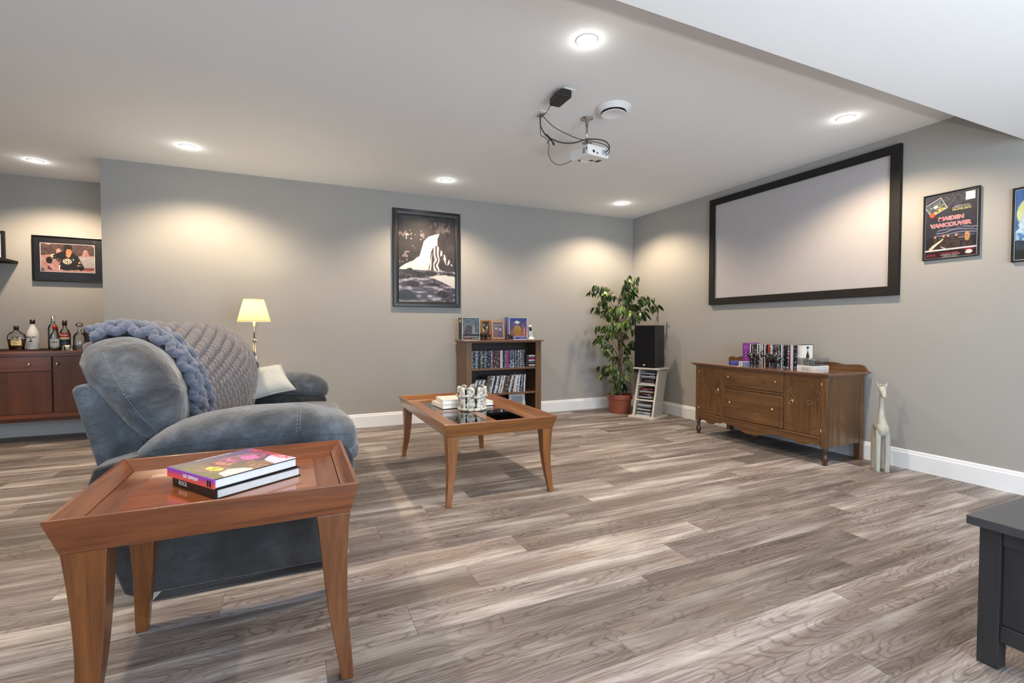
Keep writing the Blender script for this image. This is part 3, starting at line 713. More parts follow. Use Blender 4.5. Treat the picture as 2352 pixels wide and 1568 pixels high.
# ------------------------------------------------------------------ tray tables
def saber_leg(x, y, sx, sy, ztop, wt, wb, ins=0.):
    # outer corner at (x,y); body grows towards (sx,sy); outer faces hollow, inner faces taper
    rings = []
    for i in range(13):
        q = i / 12; z = ztop * (1 - q)
        hol = .008 * math.sin(PI * min(1, q * 1.1)) - .005 * max(0, q - .6) / .4 + ins * q
        wd = wt + (wb - wt) * (q ** .8)
        a0, b0 = x + sx * hol, y + sy * (hol - ins * q)
        a1, b1 = a0 + sx * wd, b0 + sy * wd
        rings.append([(a0, b0, z), (a1, b0, z), (a1, b1, z), (a0, b1, z)])
    return G().loft(rings)
def tray_table(nm, label, x0, x1, y0, y1, zr, zb, zt, d, mx, my, mz, legw, legb, glass_top, insL=0.):
    ox, oy = (x0 + x1) / 2, (y0 + y1) / 2
    t = thing(nm, label, 'table', (ox, oy, 0)); hx, hy = (x1 - x0) / 2, (y1 - y0) / 2
    th = .010; inn = .042
    def cor(k): return [(-hx + k, -hy + k), (hx - k, -hy + k), (hx - k, hy - k), (-hx + k, hy - k)]
    O, B, I, J = cor(0), cor(d), cor(th), cor(inn)
    for i in range(4):
        j = (i + 1) % 4
        g = G()
        def sec(k): return [(B[k][0], B[k][1], zb), (O[k][0], O[k][1], zr - .004), (O[k][0] * .998, O[k][1] * .998, zr), (I[k][0], I[k][1], zr), (J[k][0], J[k][1], zt), (J[k][0], J[k][1], zb)]
        g.loft([sec(i), sec(j)])
        obj('tray_rim', g, mx if i % 2 == 0 else my, t, bevel=.0015)
    k = inn + .002; kx, ky = hx - k, hy - k
    bw = .065 if not glass_top else .085
    tz0, tz1 = zt - .014, zt
    obj('border_board', G().box(-kx, kx, -ky, -ky + bw, tz0, tz1), mx, t, bevel=.0008)
    obj('border_board', G().box(-kx, kx, ky - bw, ky, tz0, tz1), mx, t, bevel=.0008)
    obj('border_board', G().box(-kx, -kx + bw, -ky + bw, ky - bw, tz0, tz1), my, t, bevel=.0008)
    obj('border_board', G().box(kx - bw, kx, -ky + bw, ky - bw, tz0, tz1), my, t, bevel=.0008)
    if not glass_top:
        obj('veneer_panel', G().box(-kx + bw, kx - bw, -ky + bw, ky - bw, tz0, tz1 - .0006), M['tabtop'], t)
        obj('under_board', G().box(-kx, kx, -ky, ky, zb + .004, tz0), mx, t)
    else:
        cb = .028
        for sy in (-1, 1):
            obj('cross_bar', G().box(-cb, cb, min(sy * cb, sy * (ky - bw)), max(sy * cb, sy * (ky - bw)), tz0, tz1), my, t)
        obj('cross_bar', G().box(-kx + bw, kx - bw, -cb, cb, tz0, tz1), mx, t)
        for a, b in ((-kx + bw, -cb), (cb, kx - bw)):
            for c, e in ((-ky + bw, -cb), (cb, ky - bw)):
                obj('glass_pane', G().box(a + .001, b - .001, c + .001, e - .001, zt - .008, zt - .003), M['tglass'], t)
    for sx, sy in ((1, 1), (-1, 1), (1, -1), (-1, -1)):
        px_, py__ = (-hx + d if sx > 0 else hx - d), (-hy + d if sy > 0 else hy - d)
        lg = obj('leg', saber_leg(px_, py__, sx, sy, zb, legw, legb, insL if sx > 0 else 0), mz, t, bevel=.003)
    return t
nt = tray_table('end_table', 'reddish cherry wood tray-top end table with curved legs in the foreground', -.53, .17, 1.436, 2.02, .58, .489, .545, .024, M['tabx'], M['taby'], M['tabz'], .09, .034, False, .02)
ct = tray_table('coffee_table', 'brown tray-top coffee table with four glass panes in front of the bookcase', .766, 1.492, 2.60, 3.876, .48, .398, .445, .022, M['cofx'], M['cofy'], M['cofz'], .072, .030, True)
# books on the end table
def cov(u, v):
    n1 = vn(u, v, 5, 5, 61); n2 = vn(u, v, 26, 26, 62); n3 = vn(u, v, 10, 12, 63)
    C = flat(u, (112, 110, 84)) + 14 * (n3[..., None] - .5)
    t_ = np.clip((u - .25) * 1.3 + .35 * (.5 - v), 0, 1)[..., None]
    C = C * (1 - t_) + np.array((70, 50, 110.)) * t_
    C[(v < .20)] = C[(v < .20)] * .7 + np.array((66, 62, 120)) * .4
    for a, b, rx, ry, c in ((.22, .55, .10, .17, (206, 192, 92)), (.40, .42, .10, .15, (176, 120, 92)), (.55, .36, .10, .14, (206, 110, 160)), (.72, .42, .13, .17, (206, 110, 176))):
        mm = circ(u, v, a, b, rx * 1.5, ry * 1.25); C[mm] = np.array((60, 40, 52)) + 46 * n2[mm][:, None] + np.array(c) * .22
        mm = circ(u, v, a, b + .03, rx * .72, ry * .8); C[mm] = np.array(c) * (.72 + .5 * n2[mm][:, None])
    mm = inp(u, v, [(.10, 1), (.14, .8), (.3, .74), (.42, .84), (.48, 1)]); C[mm] = (208, 204, 208)
    mm = inp(u, v, [(.44, 1), (.47, .7), (.62, .62), (.74, .8), (.72, 1)]); C[mm] = np.array((110, 84, 70)) + 60 * n2[mm][:, None]
    mm = inp(u, v, [(.70, 1), (.74, .72), (.88, .60), (1, .62), (1, 1)]); C[mm] = (206, 200, 226)
    return C
def book(nm, lbl, loc, rz, w_, d_, h_, cmat, smat, prn=None):
    t = thing(nm, lbl, 'book', loc, rz)
    obj('page_block', G().box(-w_ / 2 + .004, w_ / 2 - .004, -d_ / 2 + .004, d_ / 2 - .004, .0025, h_ - .0025), M['paper'], t)
    obj('front_cover', G().box(-w_ / 2, w_ / 2, -d_ / 2, d_ / 2, h_ - .0025, h_), cmat, t, bevel=.0006)
    obj('back_cover', G().box(-w_ / 2, w_ / 2, -d_ / 2, d_ / 2, 0, .0025), cmat, t, bevel=.0006)
    obj('book_spine', G().box(-w_ / 2 - .002, -w_ / 2 + .003, -d_ / 2, d_ / 2, 0, h_), smat, t, bevel=.001)
    return t
gp = NT('spine_purple_orange', .35); 
_tc = gp.n('ShaderNodeTexCoord'); _sp = gp.n('ShaderNodeSeparateXYZ'); gp.l(_tc.outputs['Object'], _sp.inputs[0])
gp.base(gp.ramp(gp.math('MULTIPLY', _sp.outputs[2], 35.7), [(.25, rgb(226, 92, 82)), (.55, rgb(200, 70, 130)), (.9, rgb(132, 78, 190))])); M['ledspine'] = gp.done()
e1 = Vector((.137, -.214)); bz = math.atan2(.153, .212)
tb = book('hardcover_book', 'black-covered hardcover book lying under the colourful one on the end table', (-.160, 1.735, .545), bz - .03, .262, .25, .027, M['dark'], M['black'])
text('ROCK', .018, (-.1334, .06, .0135), M['paper'], tb, rot=(R(90), 0, R(-90)), sx=1.)
tb = book('hardcover_book', 'hardcover book with a colourful group portrait cover and purple-orange spine, topmost on the end table', (-.171, 1.738, .573), bz, .262, .254, .028, M['dark'], M['ledspine'])
paint('cover_print', .260, .252, 120, cov, tb, .0284)
text('LED ZEPPELIN', .013, (-.1335, -.005, .015), M['paper'], tb, rot=(R(90), 0, R(-90)), bold=.0003)
text('THE ILLUSTRATED BIOGRAPHY', .009, (.0, .118, .0288), M['paper'], tb, sx=.9)
text('LED ZEPPELIN', .034, (.116, .0, .0288), M['pink'], tb, rot=(0, 0, R(-90)), bold=.0006, sx=1.0)
g = G(); g.box(-.1336, -.1330, -.112, -.104, .004, .022); g.box(-.1336, -.1330, -.1, -.092, .004, .022)
obj('spine_mark', g, M['dark'], tb)

# vase + books + remotes on the coffee table
for i, (x, y, rz, w_, d_, lb) in enumerate(((1.16, 3.45, R(4), .40, .24, 'lowest white-paged book stacked behind the stone pot on the coffee table'), (1.13, 3.44, R(-3), .30, .22, 'white-paged book on top of the stack behind the stone pot'))):
    t = book('hardcover_book', lb, (x, y, .4455 + i * .030), rz, w_, d_, .029, M['wcard'], M['wcard'])
def pot():
    t = thing('stone_pot', 'white distressed stone-look candle pot with a ring of figures on the coffee table', 'pot', (1.158, 3.235, .4455))
    tm = NT('distressed_white_stone', .8); v = tm.coord(); n_ = tm.noise(v, 26, 5, .7, 1.2)
    tm.base(tm.ramp(n_, [(.38, rgb(64, 66, 64)), (.47, rgb(176, 178, 174)), (.6, rgb(212, 214, 210))])); tm.bump(n_, .8, .01); ms = tm.done()
    dk = M['blackp']
    obj('base', G().lathe([(.098, 0), (.104, .004), (.104, .012), (.098, .018), (.0, .018)], 32), ms, t, smooth=True)
    obj('inner_cup', G().lathe([(.070, .014), (.074, .085), (.070, .085), (.066, .02), (0, .02)], 28), dk, t, smooth=True)
    n = 8
    for i in range(n):
        a = 2 * PI * i / n + .35; c, s = math.cos(a), math.sin(a); q = Euler((0, 0, a)); g = G()
        for z, rr, w_, rad in ((.040, .034, .034, .086), (.072, .028, .032, .085), (.102, .028, .034, .088), (.128, .026, .031, .092), (.147, .020, .029, .092)):
            g.ell((rad * c, rad * s, z), (.016, w_, rr), 10, 7, q)
        o = obj('carved_figure', g, ms, t)
        o.modifiers.new('r', 'REMESH').voxel_size = .0045; o.modifiers['r'].use_smooth_shade = True
    p = [((.104 + .004 * math.sin(7 * a_)) * math.cos(a_), (.104 + .004 * math.sin(7 * a_)) * math.sin(a_), .100 + .006 * math.sin(5 * a_)) for a_ in [2 * PI * k / 60 for k in range(61)]]
    obj('rope_band', G().tube(p, .008, 8, cap=False), ms, t, smooth=True)
pot()
def remote(lbl, x, y, z, rx, ry, rz, m, L=.17):
    t = thing('remote_control', lbl, 'remote control', (x, y, z), (rx, ry, rz))
    obj('body', G().box(-.024, .024, -.009, .009, 0, L), m, t, bevel=.005)
    g = G()
    for i in range(5):
        for j in range(3): g.box(-.016 + j * .011, -.009 + j * .011, -.0105, -.009, .05 + i * .018, .059 + i * .018)
    obj('button_pad', g, M['gplastic'], t)
remote('black remote control leaning out of the stone pot at right', 1.175, 3.21, .475, R(-8), R(16), R(-10), M['blackp'], .145)
remote('dark blue remote control standing in the stone pot at left', 1.145, 3.25, .47, R(10), R(-18), R(20), M['navy'], .135)
remote('silver-grey remote control standing in the middle of the stone pot', 1.165, 3.275, .47, R(6), R(8), R(60), M['gplastic'], .15)

# ------------------------------------------------------------------ sofa
SO = (-.2, 3.2, 0)
sofa = thing('sofa', 'dark grey suede two-seat sofa with big back cushions, seen from its arm', 'sofa', SO)
def so(nm, g, m, smooth=True, bevel=0, sub=0, seg=3):
    return obj(nm, g.shift((-SO[0], -SO[1], 0)), m, sofa, smooth=smooth, bevel=bevel, sub=sub, seg=seg)
def itp(x, xs, ys): return float(np.interp(x, xs, ys))
def se(a, p): return math.copysign(abs(a) ** p, a)
def arm(cy):
    xs = [-.545, -.53, -.50, -.46, -.41, -.34, -.27, -.16, -.056, .05, .12, .175, .215, .24, .253, .258]
    top = [.556, .575, .602, .628, .655, .674, .687, .697, .698, .690, .675, .658, .638, .612, .578, .55]
    bot = [.545, .535, .528, .524, .522, .518, .515, .508, .502, .495, .488, .482, .480, .486, .505, .53]
    hy = [.06, .10, .125, .137, .143, .147, .15, .15, .15, .15, .148, .145, .138, .122, .095, .05]
    rings = []
    for x, t_, b_, h_ in zip(xs, top, bot, hy):
        cz = (t_ + b_) / 2; hz = (t_ - b_) / 2
        rings.append([(x, cy + h_ * se(math.cos(a), .75), cz + hz * se(math.sin(a), .80)) for a in [2 * PI * k / 28 for k in range(28)]])
    return G().loft(rings)
NA, FA = 2.295, 4.13
arm_near = so('armrest', arm(NA), M['suede'], sub=1)
so('armrest', arm(FA), M['suede'], sub=1)
side = [(-.655, .52), (-.672, .46), (-.655, .35), (-.604, .141), (-.574, .045), (-.55, .032), (.19, .032), (.205, .05), (.218, .2), (.236, .40), (.236, .47), (.20, .53), (-.1, .55), (-.5, .56)]
so('side_panel', G().prism(side, NA - .125, NA + .10), M['suede_shaded'], bevel=.02)
so('side_panel', G().prism(side, FA - .10, FA + .125), M['suede_shaded'], bevel=.02)
bk = [(-.752, .79), (-.739, .808), (-.705, .811), (-.68, .796), (-.51, .545), (-.51, .30), (-.635, .30), (-.680, .49)]
so('back_frame', G().prism(bk, NA + .005, FA + .10), M['suede'], bevel=.022)
so('seat_base', G().box(-.6, .215, NA + .1, FA - .1, .06, .34), M['suede_shaded'], bevel=.02)
for a, b in ((NA + .14, 3.21), (3.225, FA - .14)):
    rings = []
    n = 9
    for i in range(n + 1):
        q = -1 + 2 * i / n; s_ = (1 - abs(q) ** 5) ** .35 if abs(q) < 1 else .0
        s_ = max(s_, .72); y = (a + b) / 2 + q * (b - a) / 2
        hz = .075 * (.55 + .45 * (1 - abs(q) ** 4)); hx = .425 * (.95 + .05 * (1 - q ** 4))
        rings.append([(-.115 + hx * se(math.cos(t_), .4), y, .412 + hz * se(math.sin(t_), .55)) for t_ in [2 * PI * k / 28 for k in range(28)]])
    so('seat_cushion', G().loft(rings), M['suede'], sub=1)
# back cushions: traced cross-section swept along y with domed ends
prof = [(-.752, .880), (-.752, .905), (-.735, .940), (-.700, .968), (-.655, .984), (-.600, .988), (-.545, .975), (-.490, .940), (-.445, .885), (-.415, .820), (-.398, .750), (-.392, .680), (-.402, .615), (-.425, .570), (-.455, .545), (-.490, .540), (-.535, .560), (-.580, .595), (-.620, .650), (-.660, .715), (-.700, .775), (-.735, .835)]
def shx(y): return float(np.interp(y, [2.2, 2.35, 2.6, 2.8, 3.05, 3.3, 3.6, 4.1], [0, 0, -.045, -.045, .03, .10, .12, .12]))
def cush(a, b, dx, dz, k=1.0, n=16):
    cx, cz = -.57, .77; rings = []; auto = dx is None
    for i in range(n + 1):
        q = -1 + 2 * i / n
        if auto: dx = shx((a + b) / 2 + q * (b - a) / 2)
        s_ = k * (1 - abs(q) ** 5 * .999) ** .34
        s_ = max(s_, .05)
        rings.append([(cx + dx + (x - cx) * s_, (a + b) / 2 + q * (b - a) / 2, cz + dz + (z - cz) * s_) for x, z in prof])
    return G().loft(rings)
c1 = so('back_cushion', cush(2.235, 3.14, None, 0), M['suede'], sub=2)
c2 = so('back_cushion', cush(3.12, 4.06, .10, .01), M['suede'], sub=2)
def foot(x, y, fx):
    g = G(); g.loft([[(x - .05, y - .018, .045), (x + .05, y - .018, .045), (x + .05, y + .018, .045), (x - .05, y + .018, .045)],
                     [(x - .012 + fx, y - .014, 0), (x + .03 + fx, y - .014, 0), (x + .03 + fx, y + .014, 0), (x - .012 + fx, y + .014, 0)]])
    so('foot', g, M['alu'], smooth=False)
for x, y, fx in ((-.50, NA - .10, -.02), (.165, NA - .08, .0), (-.50, FA + .08, -.02), (.165, FA + .08, 0), (-.44, NA - .02, .01)): foot(x, y, fx)

for o_, st_, sc_ in ((c1, .022, .11), (c2, .02, .11), (arm_near, .010, .09)):
    tx = bpy.data.textures.new('soft_folds', 'CLOUDS'); tx.noise_scale = sc_; tx.noise_depth = 3
    dm = o_.modifiers.new('folds', 'DISPLACE'); dm.texture = tx; dm.strength = st_; dm.mid_level = .5
bpy.context.view_layer.update()
def bvh_of(obs):
    dg = bpy.context.evaluated_depsgraph_get(); V = []; F = []
    for o in obs:
        e = o.evaluated_get(dg); me = e.to_mesh(); k = len(V); mw = o.matrix_world
        V += [mw @ v.co for v in me.vertices]; F += [tuple(i + k for i in p.vertices) for p in me.polygons]; e.to_mesh_clear()
    return BVHTree.FromPolygons(V, F)
def stitches(nm, bv, pts, m, step=.011, ln=.006, r=.0011, off=.0008, ray=False):
    g = G(); P = [Vector(p) for p in pts]; acc = 0.
    for i in range(len(P) - 1):
        d = P[i + 1] - P[i]; n = max(1, int(d.length / step))
        for k in range(n):
            a = P[i] + d * (k / n); b = a + d.normalized() * ln
            if ray: ha, hb = [bv.ray_cast(Vector((p_.x, 1.9, p_.z)), Vector((0, 1, 0))) for p_ in (a, b)]
            else: ha, hb = bv.find_nearest(a), bv.find_nearest(b)
            if ha[0] is None or hb[0] is None: continue
            g.tube([ha[0] + ha[1] * off, hb[0] + hb[1] * off], r, 5)
    return so(nm, g, m, smooth=False)
bv = bvh_of([c1])
prj = lambda pts, y: [(x, y, z) for x, z in pts]
stitches('seam_stitching', bv, [(-.655, 2.30, .93), (-.625, 2.28, .87), (-.58, 2.27, .79), (-.54, 2.27, .70), (-.50, 2.27, .64), (-.48, 2.29, .585)], M['stitch'], ray=True)
stitches('seam_stitching', bv, [(-.74, 2.33, .86), (-.70, 2.32, .78), (-.66, 2.32, .71), (-.62, 2.32, .65), (-.57, 2.32, .60), (-.52, 2.33, .575)], M['stitch'], ray=True)
bv = bvh_of([arm_near])
stitches('seam_stitching', bv, [(-.50, 2.15, .565), (-.38, 2.14, .578), (-.2, 2.14, .59), (0, 2.14, .585), (.12, 2.14, .578), (.23, 2.16, .57)], M['darkstitch'])
stitches('seam_stitching', bv, [(-.50, 2.16, .535), (-.3, 2.15, .522), (0, 2.15, .508), (.2, 2.16, .49)], M['stitch'])
stitches('seam_stitching', bv, [(.01, 2.16, .60), (.012, 2.2, .66), (.018, 2.26, .70), (.02, 2.33, .70)], M['stitch'])
stitches('seam_stitching', bv, [(.022, 2.16, .60), (.024, 2.2, .66), (.03, 2.26, .70), (.032, 2.33, .70)], M['stitch'])

# knitted throw: near edge is a plait of thick blue-grey yarn, the rest chunky grey ribs
def off_prof(y):
    e = min(1, max(0, (y - 3.35) / .80))
    s_ = 1.04 - .22 * e ** 2.2
    dx, cz = shx(y), .775
    pts = []
    order = prof[0:14] + [(-.395, .50)]
    for x, z in order:
        vx, vz = x + .57, z - .77; ln = math.hypot(vx, vz)
        k = s_ + .022 / ln
        pts.append(Vector((-.57 + dx + vx * k, y, cz + vz * k)))
    pts[-1].z = max(pts[-1].z, .505); pts[-2].z = max(pts[-2].z, .515)
    return pts
def surf(s, y):
    P = off_prof(y); L = [0]
    for i in range(len(P) - 1): L.append(L[-1] + (P[i + 1] - P[i]).length)
    d = s * L[-1]
    for i in range(len(P) - 1):
        if d <= L[i + 1] or i == len(P) - 2:
            u = (d - L[i]) / (L[i + 1] - L[i]); u = min(max(u, 0), 1)
            return P[i].lerp(P[i + 1], u)
def nrm(s, y):
    a = surf(min(1, s + .02), y) - surf(max(0, s - .02), y); b = surf(s, y + .02) - surf(s, y - .02)
    n = a.cross(b)
    n = n.normalized() if n.length > 0 else Vector((1, 0, 0))
    return n if n.dot(surf(s, y) - Vector((-.52, y, .77))) > 0 else -n
BL = (-.5, 3.2, .9)
bl = thing('knitted_throw', 'chunky grey and blue knitted throw draped over the sofa back cushions', 'blanket', BL)
g = G(); rnd = random.Random(3)
yc1 = lambda q: 2.585 + .16 * q * q + .012 * math.sin(q * 9)
yc2 = lambda q: 2.70 + .20 * q * q + .012 * math.sin(q * 8 + 1)
for rI in range(0, 38):
    y = 2.68; s = rI * .060; k = 0
    while y < 4.10:
        if .02 < s < .99 and y > yc2(s) + .03:
            p = surf(s, y); n_ = nrm(s, y)
            d = surf(max(0, s - .010), min(4.12, y + .03)) - p
            if d.length > 1e-5:
                d.normalize(); side_ = n_.cross(d).normalized()
                tw = .75
                ax = (d * math.cos(tw) + side_ * math.sin(tw)).normalized()
                bx = n_.cross(ax).normalized()
                mt = Matrix((ax, bx, n_)).transposed()
                g.ell(p + n_ * rnd.uniform(-.002, .003), (.039, .0245, .034), 10, 7, mt)
        s -= .0150; y += .037; k += 1
o = obj('knit_ribs', g.shift((-BL[0], -BL[1], -BL[2])), M['yarn'], bl, smooth=True); o['kind'] = 'stuff'
def plait(yc, amp, r, s0, s1, seed, turns):
    rr = random.Random(seed)
    for st in range(3):
        path = []; N = 150
        for i in range(N + 1):
            q = i / N; s = s0 + (s1 - s0) * q; ph = 2 * PI * (q * turns + st / 3)
            yy = yc(q) + amp * math.sin(ph)
            p = surf(s, yy) + nrm(s, yy) * (.004 + .014 * math.cos(2 * ph))
            path.append(p + Vector((mnoise.noise(p * 9 + Vector((seed, st, 0))), mnoise.noise(p * 9 + Vector((0, seed, st))), mnoise.noise(p * 9 + Vector((st, 0, seed))))) * .010)
        rad = [r * (1 + .12 * math.sin(i * 1.7 + st)) for i in range(N + 1)]
        gg = G().tube(path, rad, 12)
        o = obj('plaited_strand', gg.shift((-BL[0], -BL[1], -BL[2])), M['yarnb'], bl, smooth=True)
        o.modifiers.new('s', 'SUBSURF').render_levels = 1
        tx = bpy.data.textures.new('fuzz', 'CLOUDS'); tx.noise_scale = .012
        dm = o.modifiers.new('d', 'DISPLACE'); dm.texture = tx; dm.strength = .0055; dm.mid_level = .5
plait(yc1, .029, .0215, .12, .97, 1, 3.3)
plait(yc2, .030, .0215, .09, .96, 5, 3.3)
g = G(); yl = 3.95
for s0, y0 in ((.60, 3.74), (.68, 3.80)):
    p = surf(s0, y0); n_ = nrm(s0, y0)
    g.tube(smooth_path([p, p + n_ * .03 + Vector((0, 0, .01)), p + n_ * .038 + Vector((0, .01, -.01)), p + n_ * .025 + Vector((0, .01, -.035)), surf(min(1, s0 + .06), y0)]), .011, 8)
obj('loose_loop', g.shift((-BL[0], -BL[1], -BL[2])), M['yarn'], bl, smooth=True)

# pale lumbar pillow
def pillow(lbl, cs, th, m, nm='throw_pillow'):
    A, B, C_, D = [Vector(c) for c in cs]     # bottom-left, bottom-right, top-right, top-left
    ctr = (A + B + C_ + D) / 4; n_ = (B - A).cross(D - A).normalized(); N = 20
    t = thing(nm, lbl, 'pillow', tuple(ctr)); g = G()
    def pt(u, v, sgn):
        p = A * (1 - u) * (1 - v) + B * u * (1 - v) + C_ * u * v + D * (1 - u) * v
        a, b = 2 * u - 1, 2 * v - 1
        inx = (1 - .07 * (1 - b * b) ** 1) ; iny = (1 - .07 * (1 - a * a))
        p = ctr + (p - ctr)
        pu = p + (B - A) * (-a * .035 * (1 - b * b)) * 1. + (D - A) * (-b * .05 * (1 - a * a))
        h = th * ((1 - a ** 4) * (1 - b ** 4)) ** .45
        h += .004 * mnoise.noise(p * 14) * (h / th)
        return pu + n_ * h * sgn - ctr
    vs = []; idx = {}
    for sg in (1, -1):
        for i in range(N + 1):
            for j in range(N + 1):
                idx[(sg, i, j)] = len(vs); vs.append(pt(i / N, j / N, sg))
    fs = [(idx[(sg, i, j)], idx[(sg, i + 1, j)], idx[(sg, i + 1, j + 1)], idx[(sg, i, j + 1)]) for sg in (1, -1) for i in range(N) for j in range(N)]
    g.add(vs, fs); obj('pillow_body', g, m, t, smooth=True)
    e = []
    for u in range(N): e.append(pt(u / N, 0, 0))
    for u in range(N): e.append(pt(1, u / N, 0))
    for u in range(N): e.append(pt(1 - u / N, 1, 0))
    for u in range(N + 1): e.append(pt(0, 1 - u / N, 0))
    obj('piping', G().tube(e, .0035, 6, cap=False), m, t, smooth=True)
pillow('pale grey-white lumbar pillow lying between the throw and the far sofa arm', [(-.295, 3.80, .512), (.015, 3.84, .575), (-.085, 4.02, .745), (-.34, 4.0, .715)], .055, M['linen'])

# ------------------------------------------------------------------ floor lamp
t = thing('floor_lamp', 'brushed metal floor lamp with a glowing cream cone shade beside the sofa', 'lamp', (-.297, 4.65, 0))
obj('base', G().lathe([(.12, 0), (.12, .012), (.03, .022), (.012, .04)], 32), M['steel'], t, smooth=True)
g = G(); g.tube([(-.0065, 0, .03), (-.0065, 0, .925)], .0058, 10); g.tube([(.0075, 0, .03), (.0075, 0, .90)], .0058, 10)
obj('lower_pole', g, M['steel'], t, smooth=True)
obj('upper_pole', G().tube([(0, 0, .9), (0, 0, 1.0), (0, 0, 1.10)], [.0065, .0075, .011], 12), M['steel'], t, smooth=True)
obj('collar', G().lathe([(.013, .905), (.013, .925)], 14), M['steel'], t, smooth=True)
obj('thumb_knob', G().ell((.018, -.01, .912), (.008, .008, .008)), M['chrome'], t, smooth=True)
obj('pull_chain', G().tube([(.024, -.02, 1.09), (.024, -.02, .945)], .0014, 6), M['steel'], t)
obj('pull_bead', G().ell((.024, -.02, .943), (.005, .005, .006)), M['chrome'], t, smooth=True)
sm = NT('lampshade_linen', .9, spec=.1)
sm.b.inputs['Base Color'].default_value = rgb(214, 202, 168)
tl = sm.n('ShaderNodeBsdfTranslucent'); tl.inputs[0].default_value = (.70, .64, .50, 1)
mx = sm.n('ShaderNodeMixShader'); mx.inputs[0].default_value = .5
sm.l(sm.b.outputs[0], mx.inputs[1]); sm.l(tl.outputs[0], mx.inputs[2]); sm.l(mx.outputs[0], sm.t.nodes['Material Output'].inputs[0]); M['shade'] = sm.done()
obj('lamp_shade', G().lathe([(.1275, 1.078), (.0775, 1.266), (.0765, 1.266), (.1265, 1.078)], 48, cap=False), M['shade'], t, smooth=True)
g = G(); g.lathe([(.128, 1.076), (.1285, 1.081), (.1265, 1.081), (.1265, 1.076)], 48, cap=False); g.lathe([(.0785, 1.262), (.078, 1.267), (.076, 1.267), (.0765, 1.262)], 48, cap=False)
obj('shade_trim', g, M['cream'], t)
obj('bulb', G().ell((0, 0, 1.165), (.026, .026, .034), 14, 8), emit('lamp_bulb', (1, .78, .45, 1), 30), t, smooth=True)
g = G()
for a in (0, 2.1, 4.2): g.tube([(0, 0, 1.262), (.077 * math.cos(a), .077 * math.sin(a), 1.262)], .0012, 5)
obj('shade_spider', g, M['steel'], t)
l = bpy.data.lights.new('lamp_light', 'POINT'); l.energy = 12; l.color = (1, .80, .52); l.shadow_soft_size = .03
o = bpy.data.objects.new('lamp_light', l); COL.objects.link(o); o.location = (-.297, 4.65, 1.205)

# ------------------------------------------------------------------ liquor cabinet + bottles in the alcove
CF = 5.60; CX1, CX0 = -1.47, -3.4; CT = .80
t = thing('liquor_cabinet', 'reddish mahogany wall cabinet with drawers below the liquor bottles', 'cabinet', (-2.4, 5.8, 0))
def cb(nm, x0, x1, y0, y1, z0, z1, m, bevel=.002, par=None):
    return obj(nm, G().box(x0 + 2.4, x1 + 2.4, y0 - 5.8, y1 - 5.8, z0, z1), m, par or t, bevel=bevel)
cb('worktop', CX0, CX1, CF - .015, YA - .002, CT - .008, CT + .018, M['mahx'])
cb('carcass', CX0 + .01, CX1 - .01, CF + .02, YA - .002, .245, CT - .008, M['mahz'])
cb('top_rail', CX0 + .01, CX1 - .01, CF + .003, CF + .02, .772, CT - .008, M['mahx'])
cb('bottom_rail', CX0 + .01, CX1 - .01, CF + .0, CF + .02, .225, .262, M['mahx'])
def knob(par, x, y, z, m, r=.012, ax='y', s_=-1):
    g = G()
    if ax == 'y': g.lathe([(r * .45, 0), (r * .4, s_ * r * .8), (r, s_ * r * 1.3), (r * .95, s_ * r * 1.9), (r * .3, s_ * r * 2.2)], 14, (x, y, z), ax='y')
    else: g.lathe([(r * .45, 0), (r * .4, s_ * r * .8), (r, s_ * r * 1.3), (r * .95, s_ * r * 1.9), (r * .3, s_ * r * 2.2)], 14, (x, y, z), ax='x')
    return obj('knob', g, m, par, smooth=True)
xs = [-3.39, -2.66, -1.95, -1.72 + .25]
for a, b in ((-3.385, -2.665), (-2.655, -1.955)):
    d = cb('drawer', a + .003, b - .003, CF + .0, CF + .02, .640, .768, M['mahx'])
    knob(d, (a + b) / 2 + 2.4 + .20, CF - 5.8, .70, M['steel'])
    d = cb('door', a + .003, b - .003, CF + .0, CF + .02, .266, .634, M['mahz'])
    knob(d, a + .05 + 2.4 + .30, CF - 5.8, .56, M['steel'])
d = cb('door', -1.947, CX1 - .013, CF, CF + .02, .266, .768, M['mahz']); knob(d, -1.915 + 2.4, CF - 5.8, .70, M['steel'])
cb('cleat', CX0 + .2, CX1 - .2, 5.7, YA - .002, .18, .245, M['mahx'])
for x_ in (CX0 + .08, CX1 - .10): cb('leg', x_ - .02, x_ + .02, 5.90, 5.94, 0, .245, M['mahz'])
CZ = CT + .018
t = thing('serving_tray', 'dark low serving tray under the row of liquor bottles', 'tray', (-2.22, 5.72, CZ))
g = G(); g.box(-.27, .27, -.10, .14, 0, .008); 
obj('tray_base', g, M['brown'], t, bevel=.002)
g = G(); g.box(-.27, .27, -.10, -.094, .008, .014); g.box(-.27, .27, .134, .14, .008, .014); g.box(-.27, -.264, -.094, .134, .008, .014); g.box(.264, .27, -.094, .134, .008, .014)
obj('tray_rim', g, M['brown'], t)
BZ = CZ + .0085
def bottle(lbl, x, y, z, prof_, parts, flat=1.0, gm='bottleglass'):
    t = thing('liquor_bottle', lbl, 'bottle', (x, y, z))
    def sq(g): g.v = [(a, b * flat, c) for a, b, c in g.v]; return g
    obj('glass_body', sq(G().lathe(prof_, 24)), M[gm], t, smooth=True)
    for nm, pf, m in parts:
        obj(nm, sq(G().lathe(pf, 24)) if flat != 1 and nm in ('liquor', ) else G().lathe(pf, 24), M[m], t, smooth=True)
    return t
